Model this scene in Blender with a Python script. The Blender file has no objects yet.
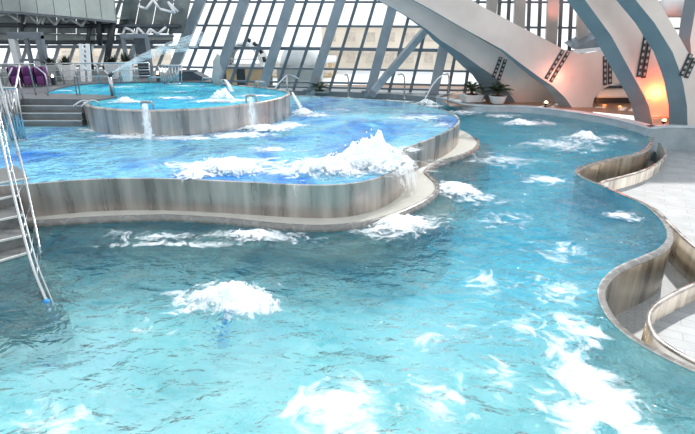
import bpy, bmesh, math, random
from mathutils import Vector, Matrix, noise, geometry
random.seed(7)
sc = bpy.context.scene
COL = sc.collection
PI = math.pi

# ---------------------------------------------------------------- survey of the hall
# the hall was measured from one station 5 m above the lower pool
EYE, FPX, PCX, PCY = 5.0, 500.0, 347.5, 217.0
PITCH = math.atan((PCY - 20) / FPX)
cP, sP = math.cos(PITCH), math.sin(PITCH)
def _ray(x, y):
    a = (x - PCX) / FPX; b = (PCY - y) / FPX
    return a, cP + b * sP, -sP + b * cP
def at(x, y, z):
    r = _ray(x, y); t = (z - EYE) / r[2]
    return Vector((r[0] * t, r[1] * t, z))
def atY(x, y, Y):
    r = _ray(x, y); t = Y / r[1]
    return Vector((r[0] * t, Y, EYE + r[2] * t))

ZW, ZL, ZT = 0.0, 1.0, 1.95          # water levels: pool, lagoon, round basin
ZD, ZC, ZP = -0.75, -1.2, -0.30      # right deck, overflow channel, parapet top
ZF, ZB = -1.35, -2.3                 # pool bottom, and the deep end at the back

# ---------------------------------------------------------------- materials
def newmat(name):
    m = bpy.data.materials.new(name); m.use_nodes = True
    nt = m.node_tree; nt.nodes.clear()
    return m, nt
def N(nt, t, **kw):
    n = nt.nodes.new(t)
    for k, v in kw.items():
        if k in n.inputs: n.inputs[k].default_value = v
        else: setattr(n, k, v)
    return n
def ramp(nt, src, stops, interp='LINEAR'):
    r = nt.nodes.new('ShaderNodeValToRGB'); r.color_ramp.interpolation = interp
    el = r.color_ramp.elements
    while len(el) < len(stops): el.new(0.5)
    for e, (p, c) in zip(el, stops):
        e.position = p; e.color = (c[0], c[1], c[2], 1) if hasattr(c, '__len__') else (c, c, c, 1)
    nt.links.new(src, r.inputs[0]); return r
def coords(nt, scale=(1, 1, 1), rot=(0, 0, 0)):
    tc = nt.nodes.new('ShaderNodeTexCoord'); mp = nt.nodes.new('ShaderNodeMapping')
    mp.inputs['Scale'].default_value = scale; mp.inputs['Rotation'].default_value = rot
    nt.links.new(tc.outputs['Object'], mp.inputs[0]); return mp.outputs[0]
def tex(nt, vec, scale, detail=4, rough=0.55, dist=0.0):
    n = nt.nodes.new('ShaderNodeTexNoise')
    n.inputs['Scale'].default_value = scale; n.inputs['Detail'].default_value = detail
    n.inputs['Roughness'].default_value = rough; n.inputs['Distortion'].default_value = dist
    nt.links.new(vec, n.inputs['Vector']); return n.outputs['Fac']
def solid(name, col, rough=0.5, metal=0.0, var=0.12, scale=3.0, vscale=(1, 1, 1), rvar=0.1, bump=0.0, spec=0.5):
    m, nt = newmat(name); L = nt.links
    p = N(nt, 'ShaderNodeBsdfPrincipled', Metallic=metal); o = N(nt, 'ShaderNodeOutputMaterial')
    p.inputs['Specular IOR Level'].default_value = spec
    f = tex(nt, coords(nt, vscale), scale, 5)
    d = tuple(max(0, c * (1 - var)) for c in col); b = tuple(min(1, c * (1 + var)) for c in col)
    r = ramp(nt, f, [(0.3, d), (0.7, b)]); L.new(r.outputs[0], p.inputs['Base Color'])
    r2 = ramp(nt, f, [(0.3, max(0.02, rough - rvar)), (0.7, min(1, rough + rvar))]); L.new(r2.outputs[0], p.inputs['Roughness'])
    if bump:
        bp = N(nt, 'ShaderNodeBump', Strength=bump, Distance=0.02); L.new(f, bp.inputs['Height']); L.new(bp.outputs[0], p.inputs['Normal'])
    L.new(p.outputs[0], o.inputs[0]); return m

M = {}
M['wall_steel'] = solid('streaked_stainless_steel', (0.43, 0.385, 0.355), 0.32, 0.6, 0.5, 1.0, (2.2, 2.2, 0.22), 0.12)
M['warm_steel'] = solid('warm_stainless_steel', (0.60, 0.55, 0.48), 0.30, 1.0, 0.4, 1.0, (3.0, 3.0, 0.2), 0.1)
M['ledge'] = solid('pale_grating', (0.52, 0.50, 0.44), 0.6, 0.0, 0.07, 4.0)
M['lip'] = solid('wet_dark_lip', (0.22, 0.21, 0.195), 0.25, 0.2, 0.25, 5.0)
M['tube'] = solid('polished_tube', (0.46, 0.48, 0.49), 0.26, 1.0, 0.05, 3.0, rvar=0.05)
M['girder_face'] = solid('satin_girder_plate', (0.60, 0.56, 0.53), 0.38, 0.45, 0.10, 0.55, rvar=0.06)
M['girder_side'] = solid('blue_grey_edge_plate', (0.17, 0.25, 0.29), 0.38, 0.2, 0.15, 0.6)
M['column'] = solid('blue_grey_painted_steel', (0.33, 0.37, 0.41), 0.4, 0.2, 0.15, 1.2)
M['mullion'] = solid('dark_mullion_paint', (0.17, 0.20, 0.23), 0.4, 0.2, 0.15, 2.0)
M['dark'] = solid('dark_rubber', (0.02, 0.022, 0.026), 0.5, 0, 0.1)
M['darksteel'] = solid('dark_steel', (0.055, 0.07, 0.085), 0.45, 0.3, 0.2)
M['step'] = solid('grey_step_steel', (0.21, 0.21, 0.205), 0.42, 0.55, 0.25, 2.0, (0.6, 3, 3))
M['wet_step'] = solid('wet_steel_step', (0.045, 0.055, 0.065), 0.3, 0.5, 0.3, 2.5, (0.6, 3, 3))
M['nosing'] = solid('pale_step_nosing', (0.62, 0.62, 0.60), 0.4, 0.2, 0.1)
M['white'] = solid('white_paint', (0.80, 0.81, 0.82), 0.4, 0, 0.04)
M['pot'] = solid('pale_planter', (0.60, 0.62, 0.62), 0.5, 0, 0.05)
M['greypot'] = solid('grey_planter', (0.30, 0.34, 0.34), 0.5, 0, 0.08)
M['soil'] = solid('soil', (0.03, 0.022, 0.016), 0.95, 0, 0.4, 20)
M['leaf'] = solid('palm_leaf', (0.028, 0.060, 0.026), 0.45, 0, 0.35, 6)
M['darkleaf'] = solid('dark_leaf', (0.016, 0.026, 0.016), 0.5, 0, 0.3, 6)
M['bark'] = solid('palm_bark', (0.10, 0.06, 0.03), 0.9, 0, 0.3, 15, bump=0.5)
M['purple'] = solid('purple_fabric', (0.105, 0.022, 0.12), 0.8, 0, 0.2, 12)
M['stone_wall'] = solid('blue_grey_stone', (0.36, 0.42, 0.45), 0.42, 0.1, 0.16, 1.3)
M['parapet_dark'] = solid('slate_panel', (0.17, 0.20, 0.22), 0.5, 0.1, 0.15, 1.0)
M['timber'] = solid('orange_brown_timber', (0.22, 0.115, 0.065), 0.5, 0, 0.3, 2.0, (1, 8, 1))
M['beige'] = solid('beige_render', (0.84, 0.74, 0.62), 0.9, 0, 0.10, 0.35)
M['beige2'] = solid('honey_panel', (0.62, 0.46, 0.27), 0.7, 0, 0.15, 0.8)
M['snow'] = solid('pale_ground', (0.82, 0.82, 0.82), 0.9, 0, 0.05, 0.2)
M['window_dark'] = solid('far_window_glass', (0.66, 0.57, 0.48), 0.3, 0, 0.1)
M['gallery'] = solid('grey_green_gallery_panel', (0.35, 0.40, 0.39), 0.22, 0.35, 0.16, 0.7)
M['upper_panel'] = solid('grey_upper_panel', (0.20, 0.235, 0.24), 0.12, 0.5, 0.45, 0.9, rvar=0.05)
M['hall_wall'] = solid('grey_hall_wall', (0.30, 0.31, 0.32), 0.7, 0, 0.1, 0.4)
M['basin_floor'] = solid('round_basin_tiles', (0.02, 0.62, 0.95), 0.5, 0, 0.15, 0.9)
M['bluejet'] = solid('blue_jet_water', (0.03, 0.30, 0.75), 0.6, 0, 0.3, 6)
M['lamp_body'] = solid('lamp_housing', (0.03, 0.03, 0.03), 0.4, 0.4, 0.1)

def tile_floor(name, c1, c2, mortar, w, h):
    m, nt = newmat(name); L = nt.links
    p = N(nt, 'ShaderNodeBsdfPrincipled'); o = N(nt, 'ShaderNodeOutputMaterial')
    v = coords(nt, (1, 1, 1), (0, 0, 0.5))
    b = nt.nodes.new('ShaderNodeTexBrick'); b.offset = 0.5
    b.inputs['Color1'].default_value = (*c1, 1); b.inputs['Color2'].default_value = (*c2, 1); b.inputs['Mortar'].default_value = (*mortar, 1)
    b.inputs['Scale'].default_value = 1; b.inputs['Mortar Size'].default_value = 0.012
    b.inputs['Brick Width'].default_value = w; b.inputs['Row Height'].default_value = h
    L.new(v, b.inputs['Vector'])
    n = ramp(nt, tex(nt, v, 1.7, 6, 0.65), [(0.3, 0.70), (0.7, 1.0)])
    mx = nt.nodes.new('ShaderNodeMix'); mx.data_type = 'RGBA'; mx.blend_type = 'MULTIPLY'; mx.inputs[0].default_value = 1
    L.new(b.outputs['Color'], mx.inputs[6]); L.new(n.outputs[0], mx.inputs[7]); L.new(mx.outputs[2], p.inputs['Base Color'])
    p.inputs['Roughness'].default_value = 0.45
    L.new(p.outputs[0], o.inputs[0]); return m
M['deck'] = tile_floor('pale_stone_deck', (0.38, 0.39, 0.395), (0.33, 0.34, 0.345), (0.24, 0.25, 0.26), 1.2, 0.3)
M['channel'] = tile_floor('pale_channel_grid', (0.36, 0.37, 0.37), (0.33, 0.34, 0.34), (0.22, 0.22, 0.22), 0.3, 0.08)
M['greydeck'] = tile_floor('grey_terrace_tiles', (0.15, 0.155, 0.16), (0.13, 0.135, 0.14), (0.12, 0.12, 0.12), 0.8, 0.8)

def pool_floor_mat(name, stops, scale):
    m, nt = newmat(name); L = nt.links
    p = N(nt, 'ShaderNodeBsdfPrincipled', Roughness=0.6); o = N(nt, 'ShaderNodeOutputMaterial')
    r = ramp(nt, tex(nt, coords(nt), scale, 3, 0.5, 0.6), stops)
    L.new(r.outputs[0], p.inputs['Base Color']); L.new(p.outputs[0], o.inputs[0]); return m
def zoned_floor(name):
    # mint tiles in the shallow end turning to blue tiles in the deep end
    m, nt = newmat(name); L = nt.links
    p = N(nt, 'ShaderNodeBsdfPrincipled', Roughness=0.6); o = N(nt, 'ShaderNodeOutputMaterial')
    v = coords(nt); sp_ = nt.nodes.new('ShaderNodeSeparateXYZ'); L.new(v, sp_.inputs[0])
    f = tex(nt, v, 0.7, 5, 0.72, 0.8)  # mottling painted into the tile colour in place of caustic light
    a = ramp(nt, f, [(0.34, (0.30, 0.72, 0.72)), (0.45, (0.74, 0.97, 0.93)), (0.52, (0.93, 1.0, 0.97)), (0.62, (1.0, 1.0, 1.0))])
    b = ramp(nt, f, [(0.34, (0.01, 0.36, 0.66)), (0.5, (0.12, 0.76, 0.98)), (0.64, (0.50, 0.96, 1.0))])
    mr = N(nt, 'ShaderNodeMapRange'); mr.inputs['From Min'].default_value = 8.0; mr.inputs['From Max'].default_value = 15.0
    ax = N(nt, 'ShaderNodeMath', operation='MULTIPLY_ADD'); ax.inputs[1].default_value = 0.35; L.new(sp_.outputs['X'], ax.inputs[0]); L.new(sp_.outputs['Y'], ax.inputs[2])
    L.new(ax.outputs[0], mr.inputs['Value'])
    mx = nt.nodes.new('ShaderNodeMix'); mx.data_type = 'RGBA'
    L.new(mr.outputs[0], mx.inputs[0]); L.new(a.outputs[0], mx.inputs[6]); L.new(b.outputs[0], mx.inputs[7])
    L.new(mx.outputs[2], p.inputs['Base Color']); L.new(p.outputs[0], o.inputs[0]); return m
M['zoned_floor'] = zoned_floor('zoned_tiles_painted_caustics')
M['pool_floor'] = pool_floor_mat('aqua_pool_tiles', [(0.30, (0.50, 0.88, 0.86)), (0.5, (0.74, 0.96, 0.93)), (0.70, (0.92, 1.0, 0.97))], 0.35)
M['lagoon_floor'] = pool_floor_mat('blue_lagoon_tiles', [(0.30, (0.02, 0.16, 0.85)), (0.42, (0.07, 0.48, 0.92)), (0.56, (0.34, 0.82, 0.98))], 0.30)

def water(name, tint, scat_lo, scat_hi, scat_fac, wave=1.0, bump=0.6, aer=(0.45, 0.75), vol=None):
    m, nt = newmat(name); L = nt.links; o = N(nt, 'ShaderNodeOutputMaterial')
    v = coords(nt, (1, 1, 1)); v2 = coords(nt, (0.75, 1.25, 1), (0, 0, 0.6))
    h1 = tex(nt, v, 0.8 * wave, 2, 0.5, 0.3); h2 = tex(nt, v2, 2.3 * wave, 3, 0.55, 0.45); h3 = tex(nt, v, 6.5 * wave, 2, 0.5, 0.3)
    def mul(a, k):
        n = N(nt, 'ShaderNodeMath', operation='MULTIPLY'); n.inputs[1].default_value = k; L.new(a, n.inputs[0]); return n.outputs[0]
    def add(a, b):
        n = N(nt, 'ShaderNodeMath', operation='ADD'); L.new(a, n.inputs[0]); L.new(b, n.inputs[1]); return n.outputs[0]
    h = add(add(mul(h1, 1.0), mul(h2, 0.72)), mul(h3, 0.13))
    bp = N(nt, 'ShaderNodeBump', Strength=bump, Distance=0.42); L.new(h, bp.inputs['Height'])
    tr = N(nt, 'ShaderNodeBsdfTransparent'); tr.inputs[0].default_value = (*tint, 1)
    clear = tr
    if vol:                              # the ripples bend the view of the pool bottom
        rfr = N(nt, 'ShaderNodeBsdfRefraction', IOR=1.33, Roughness=0.0); rfr.inputs[0].default_value = (*tint, 1); L.new(bp.outputs[0], rfr.inputs['Normal'])
        clear = N(nt, 'ShaderNodeMixShader'); clear.inputs[0].default_value = 0.6
        L.new(tr.outputs[0], clear.inputs[1]); L.new(rfr.outputs[0], clear.inputs[2])
    df = N(nt, 'ShaderNodeBsdfDiffuse')
    cl = ramp(nt, tex(nt, coords(nt, (1, 1, 1), (0, 0, 1.1)), 0.42 * wave, 5, 0.6, 1.0), [(aer[0] - 0.12, scat_lo), (aer[1], scat_hi)])
    L.new(cl.outputs[0], df.inputs[0]); L.new(bp.outputs[0], df.inputs['Normal'])
    m1 = N(nt, 'ShaderNodeMixShader'); m1.inputs[0].default_value = scat_fac
    L.new(clear.outputs[0], m1.inputs[1]); L.new(df.outputs[0], m1.inputs[2])
    gl = N(nt, 'ShaderNodeBsdfGlossy', Roughness=0.06); L.new(bp.outputs[0], gl.inputs['Normal'])
    fr = N(nt, 'ShaderNodeFresnel', IOR=1.21); L.new(bp.outputs[0], fr.inputs['Normal'])
    m2 = N(nt, 'ShaderNodeMixShader'); L.new(fr.outputs[0], m2.inputs[0]); L.new(m1.outputs[0], m2.inputs[1]); L.new(gl.outputs[0], m2.inputs[2])
    L.new(m2.outputs[0], o.inputs[0])
    if vol:
        va = N(nt, 'ShaderNodeVolumeAbsorption', Density=vol[1]); va.inputs[0].default_value = (*vol[0], 1); L.new(va.outputs[0], o.inputs['Volume'])
    return m
M['pool_water'] = water('pool_water_surface', (0.97, 1.0, 1.0), (0.0, 0.36, 0.60), (0.45, 0.94, 0.97), 0.16, 1.0, 1.0, (0.43, 0.64), ((0.06, 0.87, 0.94), 0.145))
M['lagoon_water'] = water('lagoon_water_surface', (0.8, 0.96, 1.0), (0.03, 0.25, 0.82), (0.34, 0.80, 0.97), 0.5, 1.0, 0.65, (0.46, 0.54))
M['basin_water'] = water('basin_water_surface', (0.6, 0.96, 1.0), (0.0, 0.46, 0.85), (0.14, 0.86, 0.99), 0.6, 1.6, 0.5, (0.45, 0.62))

def foam_mat(name, scale, soft, tintc=(0.93, 0.96, 0.98)):
    m, nt = newmat(name); L = nt.links; o = N(nt, 'ShaderNodeOutputMaterial')
    a = nt.nodes.new('ShaderNodeAttribute'); a.attribute_name = 'foam_cover'
    f = tex(nt, coords(nt), scale, 7, 0.68, 1.5)
    fc = N(nt, 'ShaderNodeMath', operation='MULTIPLY_ADD'); fc.inputs[1].default_value = 2.2; fc.inputs[2].default_value = -0.6; L.new(f, fc.inputs[0])
    ad = N(nt, 'ShaderNodeMath', operation='ADD'); L.new(a.outputs['Fac'], ad.inputs[0]); L.new(fc.outputs[0], ad.inputs[1])
    r = ramp(nt, ad.outputs[0], [(0.78 - soft, 0.0), (0.78 + soft, 1.0)])
    p = N(nt, 'ShaderNodeBsdfPrincipled', Roughness=0.7); p.inputs['Base Color'].default_value = (*tintc, 1)
    t = N(nt, 'ShaderNodeBsdfTransparent'); mx = N(nt, 'ShaderNodeMixShader')
    L.new(r.outputs[0], mx.inputs[0]); L.new(t.outputs[0], mx.inputs[1]); L.new(p.outputs[0], mx.inputs[2])
    L.new(mx.outputs[0], o.inputs[0]); return m
M['foam'] = foam_mat('white_foam', 3.0, 0.20)
M['flatfoam'] = foam_mat('thin_foam', 1.7, 0.34, (0.88, 0.95, 0.98))
def fall_mat(name, vs, lo, hi, col=(0.90, 0.94, 0.96)):
    m, nt = newmat(name); L = nt.links; o = N(nt, 'ShaderNodeOutputMaterial')
    f = tex(nt, coords(nt, vs), 1.0, 5, 0.6, 0.5)
    a = nt.nodes.new('ShaderNodeAttribute'); a.attribute_name = 'foam_cover'
    ad = N(nt, 'ShaderNodeMath', operation='ADD'); L.new(a.outputs['Fac'], ad.inputs[0]); L.new(f, ad.inputs[1])
    r = ramp(nt, ad.outputs[0], [(0.0, 0.0), (0.36, lo), (0.66, hi)])
    p = N(nt, 'ShaderNodeBsdfPrincipled', Roughness=0.25); p.inputs['Base Color'].default_value = (*col, 1)
    t = N(nt, 'ShaderNodeBsdfTransparent'); mx = N(nt, 'ShaderNodeMixShader')
    L.new(r.outputs[0], mx.inputs[0]); L.new(t.outputs[0], mx.inputs[1]); L.new(p.outputs[0], mx.inputs[2])
    L.new(mx.outputs[0], o.inputs[0]); return m
M['fall'] = fall_mat('falling_water', (7, 7, 0.8), 0.05, 0.95)
M['spray'] = fall_mat('sprayed_water', (1.5, 9, 9), 0.03, 0.42, (0.80, 0.89, 0.92))
M['jetwater'] = fall_mat('water_jet', (9, 9, 1.2), 0.12, 0.92)

def glass_mat():
    m, nt = newmat('clear_glazing'); L = nt.links; o = N(nt, 'ShaderNodeOutputMaterial')
    t = N(nt, 'ShaderNodeBsdfTransparent'); t.inputs[0].default_value = (0.93, 0.95, 0.95, 1)
    g = N(nt, 'ShaderNodeBsdfGlossy', Roughness=0.03); fr = N(nt, 'ShaderNodeFresnel', IOR=1.25)
    mx = N(nt, 'ShaderNodeMixShader'); L.new(fr.outputs[0], mx.inputs[0]); L.new(t.outputs[0], mx.inputs[1]); L.new(g.outputs[0], mx.inputs[2])
    L.new(mx.outputs[0], o.inputs[0]); return m
M['glass'] = glass_mat()
def emit(name, col, s):
    m, nt = newmat(name); e = N(nt, 'ShaderNodeEmission', Strength=s); e.inputs[0].default_value = (*col, 1)
    o = N(nt, 'ShaderNodeOutputMaterial'); nt.links.new(e.outputs[0], o.inputs[0]); return m
M['bulb'] = emit('orange_bulb', (1.0, 0.42, 0.16), 14)
M['warmbulb'] = emit('warm_bulb', (1.0, 0.72, 0.42), 8)

# ---------------------------------------------------------------- mesh helpers
class MB:
    def __init__(s): s.v = []; s.f = []; s.mi = []; s.sm = []
    def add(s, vs, fs, mi=0, smooth=False):
        b = len(s.v); s.v += [tuple(x) for x in vs]
        for f in fs: s.f.append(tuple(i + b for i in f)); s.mi.append(mi); s.sm.append(smooth)
        return s
    def box(s, c, size, rz=0.0, mi=0, taper=1.0):
        cx, cy, cz = c; sx, sy, sz = (q / 2 for q in size); vs = []
        for k, t in ((-1, 1.0), (1, taper)):
            for i, j in ((-1, -1), (1, -1), (1, 1), (-1, 1)):
                x, y = i * sx * t, j * sy * t
                vs.append((cx + x * math.cos(rz) - y * math.sin(rz), cy + x * math.sin(rz) + y * math.cos(rz), cz + k * sz))
        return s.add(vs, [(3, 2, 1, 0), (4, 5, 6, 7), (0, 1, 5, 4), (1, 2, 6, 5), (2, 3, 7, 6), (3, 0, 4, 7)], mi)
    def bar(s, a, b, w, d, right=None, mi=0):
        a, b = Vector(a), Vector(b); t = (b - a).normalized()
        r = Vector(right) if right is not None else Vector((0, 0, 1))
        r = (r - t * r.dot(t))
        if r.length < 1e-4: r = Vector((1, 0, 0))
        r.normalize(); n = t.cross(r); vs = []
        for p in (a, b):
            for i, j in ((-1, -1), (1, -1), (1, 1), (-1, 1)): vs.append(p + r * (i * w / 2) + n * (j * d / 2))
        return s.add(vs, [(3, 2, 1, 0), (4, 5, 6, 7), (0, 1, 5, 4), (1, 2, 6, 5), (2, 3, 7, 6), (3, 0, 4, 7)], mi)
    def tube(s, pts, r, n=8, caps=True, mi=0):
        pts = [Vector(p) for p in pts]; rad = r if hasattr(r, '__len__') else [r] * len(pts)
        t0 = (pts[1] - pts[0]).normalized(); u = t0.orthogonal().normalized(); vs = []; fs = []
        for i, p in enumerate(pts):
            t = (pts[min(i + 1, len(pts) - 1)] - pts[max(i - 1, 0)]).normalized()
            u = (u - t * u.dot(t)).normalized(); w = t.cross(u)
            for k in range(n):
                a = 2 * PI * k / n; vs.append(p + (u * math.cos(a) + w * math.sin(a)) * rad[i])
        for i in range(len(pts) - 1):
            for k in range(n): fs.append((i * n + k, i * n + (k + 1) % n, (i + 1) * n + (k + 1) % n, (i + 1) * n + k))
        if caps: fs.append(tuple(reversed(range(n)))); fs.append(tuple((len(pts) - 1) * n + k for k in range(n)))
        return s.add(vs, fs, mi, True)
    def lathe(s, prof, c=(0, 0, 0), n=20, mi=0, sx=1, sy=1):
        vs = []; fs = []
        for r, z in prof:
            for k in range(n):
                a = 2 * PI * k / n; vs.append((c[0] + r * sx * math.cos(a), c[1] + r * sy * math.sin(a), c[2] + z))
        for i in range(len(prof) - 1):
            for k in range(n): fs.append((i * n + k, i * n + (k + 1) % n, (i + 1) * n + (k + 1) % n, (i + 1) * n + k))
        fs.append(tuple(reversed(range(n)))); fs.append(tuple((len(prof) - 1) * n + k for k in range(n)))
        return s.add(vs, fs, mi, True)
    def strip(s, lines, mi=0, smooth=True, closed=False):
        n = len(lines[0]); vs = [p for l in lines for p in l]; fs = []
        for i in range(len(lines) - 1):
            for k in range(n if closed else n - 1):
                fs.append((i * n + k, i * n + (k + 1) % n, (i + 1) * n + (k + 1) % n, (i + 1) * n + k))
        return s.add(vs, fs, mi, smooth)
    def poly(s, pts, mi=0, up=True):
        tri = geometry.tessellate_polygon([[Vector(p) for p in pts]]); fs = []
        for t in tri:
            a, b, c = (Vector(pts[i]) for i in t)
            if ((b - a).cross(c - a).z < 0) == up: t = (t[0], t[2], t[1])
            fs.append(tuple(t))
        return s.add(pts, fs, mi)
    def prism(s, front, back, mf=0, ms=0):
        n = len(front); tri = geometry.tessellate_polygon([[Vector(p) for p in front]])
        vs = list(front) + list(back); s.add(vs, [], 0); b = len(s.v) - 2 * n
        for t in tri:
            s.f.append(tuple(i + b for i in t)); s.mi.append(mf); s.sm.append(False)
            s.f.append(tuple(i + n + b for i in reversed(t))); s.mi.append(mf); s.sm.append(False)
        for k in range(n):
            j = (k + 1) % n; s.f.append((b + k, b + j, b + n + j, b + n + k)); s.mi.append(ms); s.sm.append(False)
        return s
    def build(s, name, mats, parent=None, recalc=False, dens=None, bevel=0, origin=None):
        me = bpy.data.meshes.new(name)
        vs = s.v
        if origin is not None: vs = [(x - origin[0], y - origin[1], z - origin[2]) for x, y, z in s.v]
        me.from_pydata(vs, [], s.f)
        for m in (mats if isinstance(mats, (list, tuple)) else [mats]): me.materials.append(M[m])
        me.polygons.foreach_set('material_index', s.mi); me.polygons.foreach_set('use_smooth', s.sm)
        if dens is not None:
            a = me.attributes.new('foam_cover', 'FLOAT', 'POINT'); a.data.foreach_set('value', dens)
        if recalc:
            bm = bmesh.new(); bm.from_mesh(me); bmesh.ops.recalc_face_normals(bm, faces=bm.faces); bm.to_mesh(me); bm.free()
        me.update()
        o = bpy.data.objects.new(name, me); COL.objects.link(o)
        if origin is not None: o.location = origin
        if parent is not None:
            o.parent = parent
            if origin is None: o.matrix_parent_inverse = parent_inv(parent)
        if bevel:
            b = o.modifiers.new('edge', 'BEVEL'); b.width = bevel; b.segments = 2; b.limit_method = 'ANGLE'
        return o
def world_of(o):
    m = Matrix.Translation(o.location)
    return world_of(o.parent) @ o.matrix_parent_inverse @ m if o.parent is not None else m
def parent_inv(p): return world_of(p).inverted()
def tag(o, label, cat=None, group=None):
    o['label'] = label
    if cat: o['category'] = cat
    if group: o['group'] = group
    return o
def thing(name, label, cat, loc=(0, 0, 0), group=None):
    o = bpy.data.objects.new(name, None); o.empty_display_size = 0.2; COL.objects.link(o); o.location = loc
    return tag(o, label, cat, group)
def struct(o): o['kind'] = 'structure'; return o
def smooth(pts, k=8, closed=False):
    n = len(pts); out = []
    pts = [Vector(p) for p in pts]
    for i in range(n if closed else n - 1):
        if closed: a, b, c, d = pts[(i - 1) % n], pts[i], pts[(i + 1) % n], pts[(i + 2) % n]
        else: a, b, c, d = pts[max(i - 1, 0)], pts[i], pts[i + 1], pts[min(i + 2, n - 1)]
        for q in range(k):
            t = q / k
            out.append(0.5 * ((2 * b) + (c - a) * t + (2 * a - 5 * b + 4 * c - d) * t * t + (3 * b - a - 3 * c + d) * t ** 3))
    if not closed: out.append(pts[-1])
    return out
def setz(l, z): return [Vector((p.x, p.y, z)) for p in l]
def offset(l, d, closed=False):
    out = []; n = len(l)
    for i, p in enumerate(l):
        a = l[(i - 1) % n] if closed else l[max(i - 1, 0)]; b = l[(i + 1) % n] if closed else l[min(i + 1, n - 1)]
        t = b - a; t.z = 0
        if t.length < 1e-6: out.append(p.copy()); continue
        t.normalize(); out.append(p + Vector((-t.y, t.x, 0)) * d)
    return out

# ---------------------------------------------------------------- lower pool
rim_px = [(651, 137), (650, 143), (646, 149), (634, 154), (612, 158), (592, 163), (579, 168), (576, 173), (584, 179), (601, 186), (622, 195),
          (642, 204), (656, 215), (665, 226), (668, 238), (660, 249), (641, 258), (618, 268), (604, 280), (599, 292), (602, 306),
          (612, 322), (630, 338), (655, 353), (690, 370), (740, 390), (800, 410)]
rim = smooth([at(x, y, ZW) for x, y in rim_px], 6)
rim = rim + [Vector((8.3, 4.2, 0)), Vector((9.5, 1.5, 0)), Vector((9.5, -4, 0))]
far_px = [(505, 112.2), (530, 113.2), (560, 116.5), (590, 121), (615, 126), (635, 131.5), (647, 136)]
far = smooth([at(x, y, ZW) for x, y in far_px], 5)

# ledge at the lagoon foot (outer edge) and lagoon rim
ledge_px = [(-80, 232), (-30, 228), (30, 224), (60, 222), (100, 219.5), (150, 218), (174, 218), (223, 221), (272, 226), (321, 228.5), (365, 224.5),
            (394, 217), (416, 208), (432, 199), (439, 191), (438, 184), (431, 177), (427.5, 173), (432, 168.5), (443, 162.5), (463, 156), (477, 149), (480, 142.5), (476, 138)]
ledge = smooth([at(x, y, 0.10) for x, y in ledge_px], 6)
lag_px = [(-80, 193), (-30, 189), (30, 185), (60, 182.5), (100, 180), (150, 179.5), (200, 181), (250, 183.5), (300, 186), (335, 186), (362, 183), (385, 176.5),
          (401, 167.5), (407, 160), (405, 154), (407, 149), (421, 143.5), (437, 137), (450, 131), (458, 125), (460, 120.5), (456, 115.5), (447, 111.5), (434, 107.5), (415, 104), (390, 101), (350, 98), (318, 96.5), (290, 95.5), (255, 94.5)]
lag = smooth([at(x, y, ZL) for x, y in lag_px], 6)
lag_closed = lag + [Vector((-9, 29.0, ZL)), Vector((-20, 27, ZL)), Vector((-24, 18, ZL)), Vector((-17, 14.0, ZL))]

# back edge of the pool behind the lagoon: lagoon rim pushed out by a metre
i_tip = min(range(len(lag)), key=lambda i: (lag[i] - at(460, 120.5, ZL)).length)
backl = offset(lag[i_tip + 4:], -0.75)
ledge_all = ledge + setz(backl, 0.10)

pool = setz(ledge_all, ZW)
pool_out = pool + [Vector((-7, 36.2, 0)), Vector((0, 35.7, 0)), Vector((3, 34.5, 0)), at(436, 103, 0), at(447, 105.5, 0), at(456, 108.5, 0), at(464, 110.5, 0), at(490, 112.2, 0)] + far + rim + [Vector((-14, -4, 0)), Vector((-14, 9, 0))]
pool_wide = offset(pool_out, 0.0, True)
struct(MB().prism(setz(pool_wide, ZW), setz(pool_wide, ZB - 0.2)).build('pool_water', 'pool_water', None, True))

fl = [(-15, -4.5, ZF), (10, -4.5, ZF), (10, 6.0, ZF), (-15, 9.0, ZF), (17, 12.5, ZB), (-15, 13.5, ZB), (17, 38, ZB), (-15, 38, ZB)]
struct(MB().add(fl, [(0, 1, 2, 3), (3, 2, 4, 5), (5, 4, 6, 7)]).build('pool_floor', 'zoned_floor'))
# right pool wall with its overflow lip
w = thing('overflow_pool_wall', 'wavy stainless steel pool wall with a dark overflow lip, along the right deck', 'pool wall', rim[60])
inner, outer = rim, offset(rim, 0.11)
iz = lambda z: setz(inner, z)
oz = lambda z: setz(outer, z)
MB().strip([oz(0.012), oz(ZC - 0.1)]).build('steel_face', 'warm_steel', w, True)
MB().strip([iz(ZB), iz(0.012)]).build('pool_liner', 'zoned_floor', w, True)
MB().strip([offset(iz(0.02), -0.03), offset(oz(0.012), 0.0), setz(offset(rim, 0.125), -0.04)]).build('overflow_lip', 'lip', w, True)

# ---------------------------------------------------------------- lagoon (middle level)
lw = thing('raised_lagoon_wall', 'long wavy stainless steel wall of the raised lagoon with pale ledge at its foot', 'pool wall', (0, 12.3, 0.1))
MB().strip([setz(lag, 1.02), setz(lag, ZF)]).strip([setz(offset(lag, 0.09), 0.2), setz(offset(lag, 0.09), 1.02)]).strip([setz(offset(lag, 0.09), 1.02), setz(lag, 1.02)]).build('steel_face', 'wall_steel', lw, True)
n0 = len(ledge)
led_in = []
for p in ledge:
    led_in.append(p)
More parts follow.
